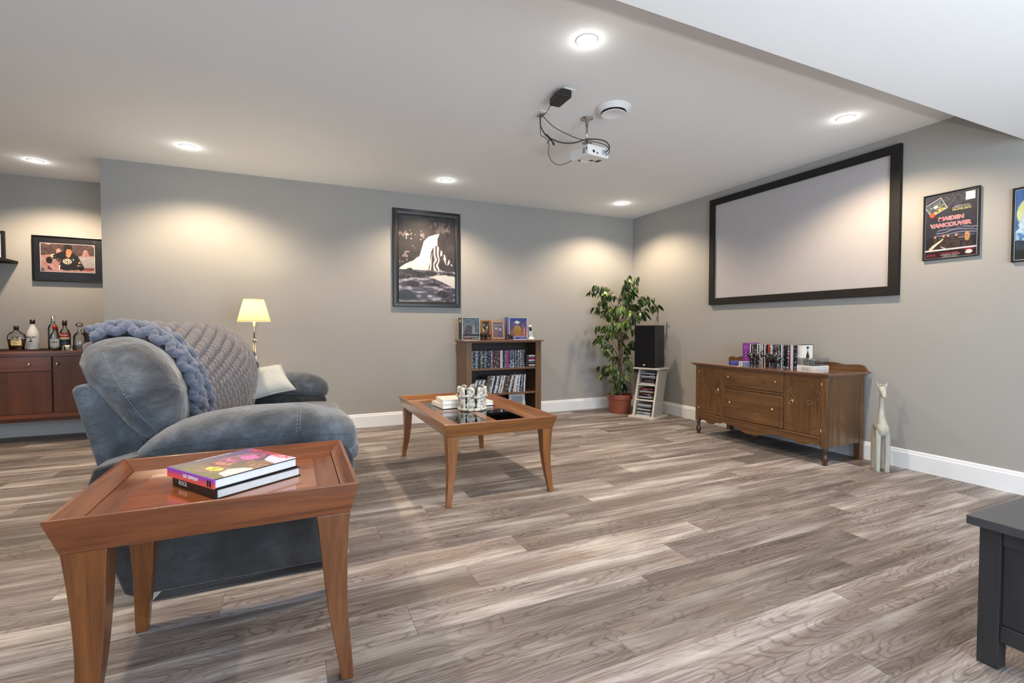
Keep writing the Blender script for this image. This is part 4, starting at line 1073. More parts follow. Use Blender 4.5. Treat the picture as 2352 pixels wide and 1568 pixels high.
def label_patch(t, r, z0, z1, m, ang=55, flat=1.0, nm='paper_label', c=-90 + 10, bulge=.0012):
    g = G(); n = 10; rr = r + bulge; vs = []
    for i in range(n + 1):
        a = R(c - ang + 2 * ang * i / n)
        vs += [(rr * math.cos(a), rr * math.sin(a) * flat, z0), (rr * math.cos(a), rr * math.sin(a) * flat, z1)]
    g.add(vs, [(2 * i, 2 * i + 2, 2 * i + 3, 2 * i + 1) for i in range(n)])
    return obj(nm, g, m, t, smooth=True)
t = bottle('squat round whisky bottle with amber liquor and gold label, far left of the row', -2.235, 5.73, BZ,
    [(0, .002), (.050, 0), (.056, .05), (.064, .10), (.060, .132), (.045, .152), (.020, .168), (.016, .175), (.016, .19)],
    [('liquor', [(0, .004), (.047, .004), (.053, .05), (.0585, .096), (0, .096)], 'amber'), ('cap', [(.017, .176), (.018, .21), (.014, .213), (0, .213)], 'black')], .62)
label_patch(t, .061, .04, .105, M['cream'], 34, .62); label_patch(t, .060, .105, .118, M['gold'], 26, .62)
text('CROWN', .013, (.006, -.0405, .085), M['brown'], t, rot=(R(90), 0, R(10))); text('RYE', .012, (.006, -.0405, .06), M['brown'], t, rot=(R(90), 0, R(10)))
t = bottle('opaque white rum bottle with black cap beside the whisky bottle', -2.128, 5.74, BZ,
    [(0, .0), (.041, 0), (.043, .01), (.043, .135), (.036, .165), (.020, .205), (.016, .222), (.016, .24)],
    [('cap', [(.0175, .232), (.0175, .27), (0, .27)], 'black')], 1., 'wcard')
text('MALIBU', .020, (.006, -.0455, .112), M['dark'], t, rot=(R(90), 0, R(8)), bold=.0004)
obj('palm_emblem', G().prism([(-.016, .07), (.016, .07), (.008, .082), (.002, .082), (.003, .095), (.014, .098), (.002, .101), (-.010, .099), (-.001, .094), (-.001, .082), (-.010, .08)], -.0455, -.044), M['dark'], t)
for z in (.056, .05, .036): obj('label_line', G().box(-.022, .024, -.0450, -.0435, z, z + .0022), M['gplastic'], t)
t = bottle('tall clear vodka bottle with a silver cap', -2.005, 5.79, BZ,
    [(0, 0), (.034, 0), (.036, .01), (.036, .19), (.030, .215), (.015, .235), (.013, .27)],
    [('cap', [(.016, .25), (.019, .258), (.014, .262), (.0135, .305), (0, .306)], 'chrome')])
text('VODKA', .014, (0, -.038, .09), M['gplastic'], t, rot=(R(90), R(90), 0))
t = bottle('small clear gin bottle with a red cap and white lettering', -1.965, 5.71, BZ,
    [(0, 0), (.036, 0), (.037, .01), (.037, .115), (.030, .14), (.014, .155), (.012, .19)],
    [('cap', [(.0155, .183), (.0155, .218), (0, .218)], 'red')])
label_patch(t, .037, .025, .095, M['wcard'], 52)
text('GIN', .026, (.004, -.0402, .066), M['dark'], t, rot=(R(90), 0, R(8)), bold=.0004); text('LONDON DRY', .009, (.004, -.0402, .038), M['dark'], t, rot=(R(90), 0, R(8))); text('DRY', .010, (.004, -.0402, .087), M['dark'], t, rot=(R(90), 0, R(8)))
t = bottle('syrup bottle with dark red liquid and a red, yellow and blue label', -1.905, 5.74, CZ + .001,
    [(0, 0), (.038, 0), (.040, .01), (.040, .145), (.032, .175), (.015, .20), (.013, .235)],
    [('liquor', [(0, .004), (.036, .004), (.037, .06), (0, .06)], 'darkliq'), ('cap', [(.0175, .225), (.0175, .272), (0, .272)], 'brown')])
label_patch(t, .040, .118, .160, M['red'], 58); label_patch(t, .040, .098, .118, M['cream'], 58); label_patch(t, .040, .062, .098, M['navy'], 58)
text('Torani', .024, (.002, -.0432, .138), M['wcard'], t, rot=(R(90), 0, R(6)), shear=.25, bold=.0004)
t = bottle('clear glass decanter with a round ball stopper', -1.80, 5.74, CZ + .001,
    [(0, 0), (.044, 0), (.046, .012), (.046, .125), (.036, .145), (.014, .165), (.013, .205), (.018, .208)],
    [('liquor', [(0, .01), (.040, .01), (.041, .045), (0, .045)], 'gplastic')])
obj('stopper', G().ell((0, 0, .232), (.027, .027, .020), 16, 10), M['bottleglass'], t, smooth=True)
for x, m, lb, ht in ((-1.895, 'bottleglass', 'small clear shot glass in front of the syrup bottle', .05), (-1.862, 'wcard', 'small white shot glass beside the decanter', .046), (-1.835, 'bottleglass', 'second small clear shot glass near the decanter', .04)):
    o = obj('shot_glass', G().lathe([(0, .0), (.015, 0), (.018, ht), (.0165, ht), (.0135, .006), (0, .006)], 18, (x, 5.665, CZ + .001)), M[m], smooth=True); tag(o, lb, 'glass')
o = obj('wooden_box', G().box(-1.79, -1.70, 5.80, 5.88, CZ + .001, CZ + .20), M['brown'], bevel=.003); tag(o, 'small brown wooden box behind the decanter on the cabinet', 'box')

# floating shelf at left edge with trophy frame
t = thing('wall_shelf', 'grey-black floating shelf at the left edge of the photo', 'shelf', (-2.62, YA, 1.63))
obj('shelf_board', G().box(-.42, .30, -.22, 0, -.012, .012), M['blackmatte'], t, bevel=.002)
obj('bracket', G().prism([(-.20, -.012), (0, -.012), (0, -.16)], -.25, -.235, 'x'), M['blackmatte'], t)
obj('bracket', G().prism([(-.20, -.012), (0, -.012), (0, -.16)], .10, .115, 'x'), M['blackmatte'], t)
t = thing('display_frame', 'black display frame with rounded corner standing on the wall shelf', 'frame', (-2.50, 5.93, 1.642))
g = G(); g.box(-.13, -.105, -.01, .01, 0, .26); g.box(.105, .13, -.01, .01, 0, .26); g.box(-.105, .105, -.01, .01, .235, .26); g.box(-.105, .105, -.01, .01, 0, .02)
obj('frame', g, M['dark'], t, bevel=.004); obj('frame_back', G().box(-.105, .105, -.002, .004, .02, .235), M['wcard'], t)
t = thing('striped_mug', 'black mug with two yellow stripes on the wall shelf', 'mug', (-2.455, 5.87, 1.642))
obj('mug_body', G().lathe([(0, 0), (.036, 0), (.040, .01), (.040, .095), (.036, .098), (.034, .02), (0, .02)], 24), M['dark'], t, smooth=True)
for z in (.012, .026, .092): obj('stripe', G().lathe([(.0408, z), (.0408, z + .008)], 24, cap=False), M['cream'], t, smooth=True)

# ------------------------------------------------------------------ bookcase
BX0, BX1, BY0, BY1 = 1.648, 2.532, 4.78, 5.108
t = thing('bookcase', 'brown wooden bookcase full of DVD cases against the back wall', 'bookcase', (2.09, 4.94, 0))
def bc(nm, x0, x1, y0, y1, z0, z1, m, bevel=.002):
    return obj(nm, G().box(x0 - 2.09, x1 - 2.09, y0 - 4.94, y1 - 4.94, z0, z1), m, t, bevel=bevel)
bc('top_board', BX0 - .022, BX1 + .022, BY0 - .022, BY1, .872, .890, M['bkx'], .005)
bc('side_panel', BX0, BX0 + .02, BY0 + .018, BY1, 0, .872, M['bkz']); bc('side_panel', BX1 - .02, BX1, BY0 + .018, BY1, 0, .872, M['bkz'])
bc('face_stile', BX0, BX0 + .062, BY0, BY0 + .018, 0, .872, M['bkz'], .003); bc('face_stile', BX1 - .068, BX1, BY0, BY0 + .018, 0, .872, M['bkz'], .003)
bc('back_panel', BX0 + .02, BX1 - .02, BY1 - .008, BY1, 0, .872, M['bkdark'])
S1, S2, S3 = .588, .315, .055
for z, th_ in ((S1, .020), (S2, .020), (S3, .020)): bc('shelf', BX0 + .021, BX1 - .021, BY0 + .019, BY1 - .009, z - th_, z, M['bkx'])
bc('top_rail', BX0 + .062, BX1 - .068, BY0 + .002, BY0 + .018, .862, .872, M['bkx'])
bc('plinth', BX0 + .062, BX1 - .068, BY0 + .004, BY0 + .018, 0, .05, M['bkx'])

def dvd_mesh(w_, d_, h_, m): return G().box(-w_ / 2, w_ / 2, -d_ / 2, d_ / 2, 0, h_).mesh('dvd_case', m)
DM = {}
def dvd(kind, key, loc, rot, label, group, dims=(.0142, .135, .19)):
    kk = (key, dims)
    if kk not in DM: DM[kk] = dvd_mesh(*dims, SP[key])
    o = bpy.data.objects.new(kind, DM[kk]); COL.objects.link(o); o.location = loc; o.rotation_euler = rot
    tag(o, label, 'case', group)
    return o
def ordn(i): return '%d%s' % (i, 'th' if 10 <= i % 100 <= 20 else {1: 'st', 2: 'nd', 3: 'rd'}.get(i % 10, 'th'))
seq = 'grey black navy grey grey black black grey green black grey green black navy navy grey black maroon red maroon brown black white white black navy grey magenta magenta navy grey navy grey navy grey navy grey green grey green grey black'.split()
x = 1.7185
for i, k in enumerate(seq):
    dvd('dvd_case', k, (x, 4.80 + .0675 + .012 * ((i * 5) % 3) * .2, S1), (0, 0, 0), '%s-spined DVD case, %s from the left on the upper shelf of the bookcase' % (SPW[k], ordn(i + 1)), 'upright DVD cases on the upper bookcase shelf')
    x += .0150
# black slipcase and lying stack in front
o = obj('dark_box', G().box(2.235, 2.283, 4.770 + .03, 4.79 + .005, S1 + .0, S1 + .125), M['teal'])
bpy.data.objects.remove(o)
x_s = x + .004
o = obj('slipcase', G().box(x_s, x_s + .030, 4.802, 4.93, S1, S1 + .135), M['teal'], bevel=.001); tag(o, 'plain dark teal slipcase beside the lying stack on the upper shelf', 'case')
keys = 'brown white black maroon black white magenta red grey white'.split()
sx0 = x_s + .034; wst = BX1 - .024 - sx0
for i, k in enumerate(keys):
    kk = ('lie', k)
    if kk not in DM: DM[kk] = G().box(-wst / 2, wst / 2, -.065, .065, 0, .0128).mesh('disc_case', SP[k])
    o = bpy.data.objects.new('disc_case', DM[kk]); COL.objects.link(o); o.location = (sx0 + wst / 2 + (.002 if i % 2 else -.001), 4.87, S1 + i * .0131)
    tag(o, '%s disc case lying flat, %s from the bottom of the bookcase stack' % (SPW[k], ordn(i + 1)), 'case', 'disc cases lying in a stack on the upper bookcase shelf')
seq2 = 'grey white navy grey white navy grey white grey black brown brown green grey white black navy white grey black white grey white brown maroon green brown black white grey maroon white white grey white navy grey navy white'.split()
x = 1.735
for i, k in enumerate(seq2):
    left = i < 9; tilt = R(13) if i < 30 else R(13 - (i - 29) * 1.1)
    hgt = .15 if left else .19; dm = (.0142, .135, hgt) if not left else (.0118, .125, hgt)
    t2 = R(13) if i + 1 < 30 else R(13 - (i - 28) * 1.1)
    stp = (dm[0] + .0008) / math.cos(tilt) + hgt * max(0, math.sin(tilt) - math.sin(max(t2, 0))) + (.004 if i == 8 else 0)
    dvd('dvd_case', k, (x, 4.872, S2 + .001 + .0142 * .5 * math.sin(tilt)), (0, max(tilt, 0), 0), '%s-spined leaning DVD case, %s from the left on the middle shelf of the bookcase' % (SPW[k], ordn(i + 1)), 'leaning DVD cases on the middle bookcase shelf', dm)
    x += stp
# photo frames and boxes on top
TB = .890
def bxs(nm, lbl, cat, x0, x1, y0, y1, h_, m, fn=None, rz=0, border=None, nx=50):
    t = thing(nm, lbl, cat, ((x0 + x1) / 2, (y0 + y1) / 2, TB), rz)
    hx, hy = (x1 - x0) / 2, (y1 - y0) / 2
    obj('box_body', G().box(-hx, hx, -hy, hy, 0, h_), m, t, bevel=.001)
    if fn:
        p = paint('front_print', 2 * hx - .02, h_ - .05, nx, fn, t); p.rotation_euler = (R(90), 0, 0); p.location = (0, -hy - .0006, h_ / 2 + .012)
    g = G(); e = .005; y = -hy - .0012
    for a, b, c, d in ((-hx, -hx + e, 0, h_), (hx - e, hx, 0, h_), (-hx, hx, 0, e * 1.2), (-hx, hx, h_ - e, h_), (-hx + .014, hx - .014, .036, .040)): g.box(a, b, y, -hy, c, d)
    obj('printed_border', g, border or M['wcard'], t)
    return t, hx, hy
def art1(u, v):
    n = vn(u, v, 5, 6, 71); n2 = vn(u, v, 14, 18, 72); C = flat(u, (84, 98, 110)) + 50 * (n[..., None] - .5)
    m = (circ(u, v, .35, .68, .3, .34) & (n2 > .35)); C[m] = (62, 54, 56); m = inp(u, v, [(.6, .3), (.75, .5), (.7, .9), (.55, .8)]); C[m] = (128, 134, 136)
    C[(v > .86)] = (40, 34, 36); return C
t, hx, hy = bxs('collectible_box', 'black and white boxed collectible at the left end of the bookcase top', 'box', 1.625, 1.822, 4.84, 4.97, .242, M['dark'], art1)
g = G(); g.box(-hx - .0012, -hx, -hy, -hy + .004, 0, .242); g.box(-hx - .0012, -hx, hy - .004, hy, 0, .242); g.box(-hx - .0012, -hx, -hy, hy, .238, .242); g.box(-hx - .0012, -hx, -hy, hy, 0, .005)
obj('side_border', g, M['wcard'], t)
p = obj('round_badge', G().lathe([(.020, -.0018), (.020, 0)], 20, (-hx, 0, .205), ax='x'), M['cream'], t)
text('MAIDEN', .020, (-.045, -hy - .0016, .022), M['pink'], t, rot=(R(90), 0, 0)); text('THE TROOPER', .014, (.048, -hy - .0016, .020), M['wcard'], t, rot=(R(90), 0, 0), sx=.9)
def art2(u, v):
    n = vn(u, v, 5, 6, 73); n2 = vn(u, v, 14, 18, 74); a = v[..., None]
    C = np.array((44, 62, 128.)) * (1 - a) + np.array((150, 84, 76.)) * a + 30 * (n[..., None] - .5)
    C[inp(u, v, [(.42, .1), (.62, .22), (.48, .3), (.24, .22)])] = (198, 206, 210)
    m = circ(u, v, .45, .66, .22, .28); C[m] = np.array((164, 134, 52)) + 60 * (n2[m][:, None] - .5)
    m = (circ(u, v, .5, .8, .5, .22) & (n2 > .5)); C[m] = (130, 92, 60); C[inp(u, v, [(.84, .55), (.92, .55), (.92, .9), (.84, .9)])] = (206, 120, 96)
    return C
t, hx, hy = bxs('collectible_box', 'blue boxed collectible near the right end of the bookcase top', 'box', 2.165, 2.385, 4.84, 4.97, .246, M['blue'], art2, nx=60)
g = G(); g.box(-hx - .0012, -hx, -hy + .03, -hy + .036, 0, .24); g.box(-hx - .0012, -hx, hy - .03, hy - .024, 0, .24); g.box(-hx - .0012, -hx, -hy, -hy + .003, 0, .246)
obj('side_border', g, M['wcard'], t)
text('EGYPT', .020, (-.05, -hy - .0016, .020), M['wcard'], t, rot=(R(90), 0, 0)); text('POWERSLAVE', .013, (.05, -hy - .0016, .020), M['wcard'], t, rot=(R(90), 0, 0), sx=.9)
def photo_frame(lbl, x, y, w_, h_, rz, m, fn, z=TB, b=.022, tilt=R(8), nm='photo_frame'):
    t = thing(nm, lbl, 'photo frame', (x, y, z), 0)
    t.rotation_euler = (R(90) - tilt, 0, rz)
    g = frame4(G(), w_, h_, b, 0, .012).shift((0, h_ / 2, 0)); obj('frame', g, m, t)
    obj('backing_board', G().box(-w_ / 2 + .005, w_ / 2 - .005, .005, h_ - .005, -.002, .004), M['dark'], t)
    paint('photo_print', w_ - 2 * b + .004, h_ - 2 * b + .004, 40, fn, t, .0052, 0, h_ / 2)
    t.location = (x, y, z + .003)
    obj('easel_leg', G().add([(-.015, h_ * .7, -.002), (.015, h_ * .7, -.002), (.02, .012, -.045), (-.02, .012, -.045), (-.015, h_ * .7, -.005), (.015, h_ * .7, -.005), (.02, .008, -.048), (-.02, .008, -.048)], [(0, 1, 2, 3), (4, 7, 6, 5), (0, 4, 5, 1), (2, 6, 7, 3), (1, 5, 6, 2), (0, 3, 7, 4)]), M['dark'], t)
def ph1(u, v):
    n = vn(u, v, 8, 10, 81); C = flat(u, (52, 54, 50)) + 24 * (n[..., None] - .5)
    C[inp(u, v, [(.0, .35), (.3, .55), (.2, .8), (0, .8)])] = (190, 170, 130); C[circ(u, v, .65, .35, .12, .08)] = (196, 186, 170); C[circ(u, v, .62, .6, .16, .2) & (n > .4)] = (150, 150, 150)
    C[circ(u, v, .2, .2, .1, .06)] = (150, 150, 150); return C
def ph2(u, v):
    n = vn(u, v, 5, 6, 83); a = v[..., None]; C = np.array((96, 108, 122.)) * (1 - a) + np.array((104, 74, 96.)) * a + 16 * (n[..., None] - .5)
    C[circ(u, v, .32, .35, .12, .11)] = (170, 150, 150); C[circ(u, v, .70, .40, .13, .11)] = (176, 156, 152); C[circ(u, v, .32, .27, .12, .06)] = (90, 76, 70); C[circ(u, v, .70, .32, .13, .05)] = (70, 58, 56)
    C[circ(u, v, .34, .8, .2, .3)] = (110, 78, 96); C[circ(u, v, .72, .82, .2, .28)] = (74, 70, 100); return C
photo_frame('gold-brown photo frame behind the little elephant on the bookcase', 1.935, 4.93, .125, .215, R(8), M['gold'], ph1)
photo_frame('pale wood photo frame showing two people at the centre of the bookcase top', 2.062, 4.90, .155, .205, R(-4), M['palewood'], ph2)
def ph3(u, v):
    n = vn(u, v, 8, 8, 85); C = flat(u, (150, 160, 166)) + 16 * (n[..., None] - .5); C[circ(u, v, .5, .6, .4, .3) & (n > .4)] = (150, 96, 92); C[circ(u, v, .4, .7, .3, .2) & (n < .35)] = (60, 74, 110); return C
photo_frame('white and silver photo frame on the lowest bookcase shelf', 2.31, 4.93, .20, .22, 0, M['wcard'], ph3, z=S3, b=.03)
# cordless phone
t = thing('cordless_phone', 'silver cordless phone standing in its charger at the right end of the bookcase', 'telephone', (2.445, 4.87, TB))
obj('charger_base', G().lathe([(.0, 0), (.045, 0), (.045, .012), (.030, .026), (0, .026)], 20), M['wplastic'], t, smooth=True)
b = obj('handset', G().box(-.024, .024, -.012, .012, .012, .165), M['wplastic'], t, bevel=.006); b.rotation_euler = (R(-10), 0, 0)
for nm, bx, m in (('handset_display', (-.018, .018, -.0135, -.012, .095, .140), M['dark']),):
    k = obj(nm, G().box(*bx), m, b)
g = G()
for i in range(4):
    for j in range(3): g.box(-.016 + j * .012, -.008 + j * .012, -.0135, -.012, .035 + i * .012, .043 + i * .012)
obj('keypad', g, M['gplastic'], b); obj('navigation_button', G().ell((0, -.013, .088), (.006, .003, .006)), M['chrome'], b, smooth=True)

# ------------------------------------------------------------------ elephants (local +x = facing)
def elephant(lbl, loc, rz, sc, m, trunk_up=True, group=None):
    t = thing('elephant_figurine', lbl, 'figurine', (loc[0], loc[1], loc[2] + .002), rz, group); g = G()
    g.ell((0, 0, .066), (.046, .026, .028), 16, 10); g.ell((-.022, 0, .068), (.03, .026, .027), 14, 8); g.ell((.022, 0, .070), (.028, .025, .028), 14, 8)
    g.ell((.052, 0, .084), (.021, .018, .021), 14, 8); g.ell((.05, 0, .098), (.012, .012, .008), 10, 6)
    for x, y in ((.028, .014), (.022, -.014), (-.030, .014), (-.026, -.014)):
        g.tube([(x, y, .06), (x + .003, y, .03), (x, y, .006), (x, y, 0)], [.015, .011, .010, .012], 10)
    if trunk_up: tr = [(.062, 0, .082), (.078, 0, .072), (.094, 0, .076), (.104, 0, .092), (.104, 0, .108), (.094, 0, .117), (.086, 0, .112)]
    else: tr = [(.062, 0, .082), (.076, 0, .070), (.083, 0, .05), (.084, 0, .03), (.09, 0, .018)]
    tr = smooth_path(tr, 5); g.tube(tr, [.011 - .0078 * i / len(tr) for i in range(len(tr))], 10)
    g.tube([(-.05, 0, .078), (-.058, 0, .06), (-.057, 0, .04)], [.003, .002, .002], 6)
    b = obj('body', g, m, t); r = b.modifiers.new('r', 'REMESH'); r.voxel_size = .0021; r.use_smooth_shade = True
    sm_ = b.modifiers.new('s', 'SMOOTH'); sm_.iterations = 2
    for s_ in (-1, 1):
        e = G(); e.ell((.038, s_ * .020, .080), (.017, .004, .021), 12, 8, Euler((s_ * .25, 0, s_ * .5))); obj('ear', e, m, t, smooth=True)
        e = G().tube(smooth_path([(.062, s_ * .009, .076), (.073, s_ * .012, .068), (.083, s_ * .012, .070)], 4), [.0028, .0026, .0024, .0022, .002, .0018, .0015, .001, .0006], 7); obj('tusk', e, M['paper'] if sc > .9 else m, t, smooth=True)
    t.scale = (sc,) * 3; return t
TS = .687
elephant('polished black elephant figurine with raised trunk, right one of the pair on the sideboard', (3.715, 2.80, TS), R(97), 1.12, M['blackgloss'])
elephant('polished black elephant figurine facing the room, left one of the pair on the sideboard', (3.705, 2.985, TS), R(195), 1.12, M['blackgloss'])
elephant('dark bronze elephant figurine in front of the gold photo frame on the bookcase', (1.872, 4.845, TB), R(15), .95, M['brown'], False)
elephant('tiny brown elephant figurine between photo frame and blue box on the bookcase', (2.165, 4.80, TB), R(175), .62, M['brown'], False)

# ------------------------------------------------------------------ plant
PC = Vector((3.60, 4.765, 0))
t = thing('potted_ficus', 'potted weeping fig tree in a terracotta pot in the room corner', 'plant', tuple(PC))
obj('pot', G().lathe([(0, .004), (.112, .004), (.116, 0), (.120, .004), (.138, .165), (.150, .168), (.152, .215), (.147, .222), (.138, .220), (.134, .190), (0, .190)], 40), M['terracotta'], t, smooth=True, bevel=.001)
obj('soil', G().lathe([(.135, .188), (.10, .196), (0, .200)], 30), M['soil'], t, smooth=True)
er, ed = Vector((.91, -.414, 0)), Vector((.414, .91, 0))
tips = [(1360, 668), (1370, 658), (1385, 665), (1376, 705), (1388, 690), (1405, 705), (1392, 715), (1410, 720), (1450, 632), (1440, 640), (1462, 638), (1470, 655), (1436, 670), (1448, 675), (1460, 668), (1494, 678), (1508, 685), (1516, 700), (1478, 700), (1490, 722), (1480, 715), (1450, 712), (1440, 735), (1462, 730), (1425, 745), (1374, 748), (1392, 745), (1402, 762), (1372, 776), (1385, 772), (1386, 802), (1398, 792), (1468, 758), (1460, 782), (1450, 800), (1420, 760), (1382, 842), (1402, 838), (1418, 822), (1446, 822), (1458, 838), (1392, 858), (1410, 868), (1438, 862), (1412, 892), (1430, 898), (1444, 890), (1424, 880), (1408, 740), (1436, 708), (1452, 742), (1446, 765), (1432, 782), (1450, 690), (1460, 712), (1420, 705)]
br = G(); rnd = random.Random(11)
def stem(a):
    pts = []
    for i in range(14):
        q = i / 13; z = .19 + q * 1.15
        pts.append(Vector((.022 * math.cos(a + q * 7) * (1 - .3 * q) + .03 * math.cos(a) * q, .022 * math.sin(a + q * 7) * (1 - .3 * q), z)))
    return pts
stems = [stem(a) for a in (0, 2.1, 4.2)]
for s_ in stems: br.tube(s_, [.0125 - .0075 * i / 13 for i in range(14)], 8)
# leaf meshes: green centre, paler edge
lm = []
for nm, c, e in (('leaf_dark_green', rgb(22, 42, 24), rgb(62, 76, 42)), ('leaf_mid_green', rgb(34, 64, 28), rgb(92, 110, 56)), ('leaf_bright_green', rgb(62, 112, 36), rgb(136, 156, 80))):
    n_ = NT(nm, .38, spec=.5); v = n_.coord(); tc = n_.t.nodes['Texture Coordinate']; sp_ = n_.n('ShaderNodeSeparateXYZ'); n_.l(tc.outputs['Object'], sp_.inputs[0])
    ay = n_.math('ABSOLUTE', sp_.outputs[1]); nz = n_.noise(v, 60, 2)
    f = n_.math('ADD', n_.math('MULTIPLY', ay, 55.), n_.math('MULTIPLY', nz, .5))
    n_.base(n_.ramp(f, [(.62, c), (.95, e)])); lm.append(n_.done())
def leaf_mesh(m, L, W, curl):
    g = G(); N = 7; vs = []
    for i in range(N):
        q = i / (N - 1); w_ = W * math.sin(PI * min(1, q * .98 + .02)) ** .8 * (1 - .35 * q); z = -curl * q * q * L
        x = L * q
        vs += [(x, -w_, z - w_ * .10), (x, 0, z + w_ * .12), (x, w_, z - w_ * .10)]
    fs = []
    for i in range(N - 1):
        a = i * 3; fs += [(a, a + 3, a + 4, a + 1), (a + 1, a + 4, a + 5, a + 2)]
    g.add(vs, fs); return g.mesh('leaf', m, True)
LMS = [leaf_mesh(m, L, L * .24, cu) for m in lm for L, cu in ((.098, .30), (.082, .5))]
morel = G()
count = 0
for (px, pz_) in tips:
    dx = (px - 1430) * .00525; z = 1.025 + (752 - pz_) * .00525; dy = rnd.uniform(-.16, .14)
    tip = er * dx + ed * dy + Vector((0, 0, z))
    if (PC + tip).x > XR - .06: tip.x = XR - .06 - PC.x
    if (PC + tip).y > YB - .06: tip.y = YB - .06 - PC.y
    sidx = rnd.randrange(3); zr_ = min(max(z - .10 - abs(dx) * .6, .35), 1.33)
    base_ = min(stems[sidx], key=lambda p: abs(p.z - zr_))
    mid = (base_ + tip) / 2 + Vector((0, 0, .05 + .15 * abs(dx)))
    if z > 1.4 and abs(dx) < .25: base_ = stems[sidx][-1]; mid = (base_ + tip) / 2
    path = smooth_path([base_, mid, tip], 6)
    br.tube(path, [.0042 - .003 * i / len(path) for i in range(len(path))], 6)
    n = 6 if count < 295 else 0
    for i in range(17):
        extra = i >= n
        q = .62 + .38 * i / 5 if i < 6 else rnd.uniform(.45, 1)
        pp = path[min(len(path) - 1, int(q * (len(path) - 1)))]
        az = rnd.uniform(0, 2 * PI); pitch = rnd.uniform(R(25), R(75)); out = math.atan2(tip.y, tip.x)
        az = out + rnd.gauss(0, 1.1)
        mi = rnd.choices(range(6), [6, 6, 5, 5, 1.4, 1.4] if not (1378 < px < 1452 and 690 < pz_ < 790) else [3, 3, 4, 4, 4, 4])[0]
        if extra:
            o = bpy.data.objects.new('tmp', None)
        else:
            o = bpy.data.objects.new('leaf', LMS[mi]); COL.objects.link(o); o.parent = t
        o.location = pp + Vector((rnd.uniform(-.02, .02), rnd.uniform(-.02, .02), rnd.uniform(-.02, .015)))
        wp = PC + Vector(o.location)
        if wp.x > XR - .10: az = PI + rnd.gauss(0, .5)
        if wp.y > YB - .10: az = -PI / 2 + rnd.gauss(0, .5)
        o.rotation_euler = (rnd.gauss(0, .5), pitch, az); s_ = rnd.uniform(.8, 1.15); o.scale = (s_,) * 3
        if extra:
            m4 = Matrix.LocRotScale(o.location, o.rotation_euler, o.scale); me_ = LMS[mi]; morel.cur = mi // 2
            morel.add([m4 @ v.co for v in me_.vertices], [tuple(p.vertices) for p in me_.polygons]); bpy.data.objects.remove(o)
        else: count += 1
obj('trunk', br, M['bark'], t, smooth=True)
o = obj('foliage', morel, lm, t, smooth=True); o['kind'] = 'stuff'

# ------------------------------------------------------------------ CD stand with loudspeaker
B0 = Vector((3.601, 4.171)); vdir = Vector((.925, .380)); udir = Vector((.380, -.925))   # v: depth, u: along the front (left to right)
ang = math.atan2(udir.y, udir.x)
org = B0 - udir * .155
# local frame: +x along the front (left->right as seen), +y into depth
t = thing('disc_stand', 'whitewashed leaning CD stand carrying the black loudspeaker', 'stand', (org.x, org.y, 0), ang)
obj('base_plate', G().box(-.155, .155, 0, .37, 0, .022), M['stand'], t, bevel=.003)
z0, z1 = .022, .548; f0, f1 = .055, .075; dp = .20; hw = .128
def lean(z): return f0 + (z - z0) / (z1 - z0) * .14
xoff = lambda z: -.0 + 0 * z
def lp(x0, x1, d0, d1, za, zb_):
    g = G(); g.loft([[(x0, lean(z) + d0, z), (x1, lean(z) + d0, z), (x1, lean(z) + d1, z), (x0, lean(z) + d1, z)] for z in (za, zb_)]); return g
obj('side_panel', lp(-hw, -hw + .016, 0, dp, z0, z1), M['stand'], t); obj('side_panel', lp(hw - .016, hw, 0, dp, z0, z1), M['standside'], t)
obj('front_stile', lp(-hw, -hw + .022, -.004, 0, z0, z1), M['stand'], t); obj('front_stile', lp(hw - .022, hw, -.004, 0, z0, z1), M['stand'], t)
obj('back_panel', lp(-hw + .016, hw - .016, dp - .01, dp, z0, z1), M['standside'], t)
for z in (.192, .362): obj('shelf', lp(-hw + .016, hw - .016, -.003, dp - .01, z, z + .014), M['stand'], t)
obj('top_plate', G().box(-.155, .155, .11, .40, .548, .566), M['stand'], t, bevel=.003)
TZ = .566
cdk = [('grey black white black maroon black', .0235 + .0), ('white black maroon brown white white', .207), ('grey black white black maroon grey black white', .377)]
rowsn = ('lowest', 'middle', 'top')
mrot = Matrix.Rotation(ang, 3, 'Z')
for ri, (ks, zb_) in enumerate((('white grey white black white black grey white', .0235), ('black white black maroon brown white maroon red', .2075), ('white brown maroon black grey white black white', .3775))):
    for i, k in enumerate(ks.split()):
        z = zb_ + i * .0158
        kk = ('cd', k)
        if kk not in DM: DM[kk] = G().box(-.082, .082, 0, .13, 0, .011).mesh('cd_case', SP[k])
        lx, ly = (.0 + .006 * ((i * 3) % 3 - 1), lean(z) + .014 + .004 * (i % 3)); wp = mrot @ Vector((lx, ly, 0))
        o = bpy.data.objects.new('cd_case', DM[kk]); COL.objects.link(o); o.location = (org.x + wp.x, org.y + wp.y, z); o.rotation_euler = (0, 0, ang)
        tag(o, '%s CD case, %s from the bottom in the %s compartment of the stand' % (SPW[k], ordn(i + 1), rowsn[ri]), 'case', 'CD cases in the leaning stand')
sp_org = mrot @ Vector((-.03, .15, 0))
t = thing('loudspeaker', 'black bookshelf loudspeaker standing on the whitewashed CD stand', 'speaker', (org.x + sp_org.x, org.y + sp_org.y, TZ), ang)
obj('cabinet', G().box(-.125, .125, 0, .23, 0, .485), M['blackp'], t, bevel=.003)
obj('grille', G().box(-.122, .122, -.018, 0, .004, .481), M['cloth'], t, bevel=.006)
obj('badge', G().box(-.012, .014, -.0195, -.018, .028, .038), M['wplastic'], t)

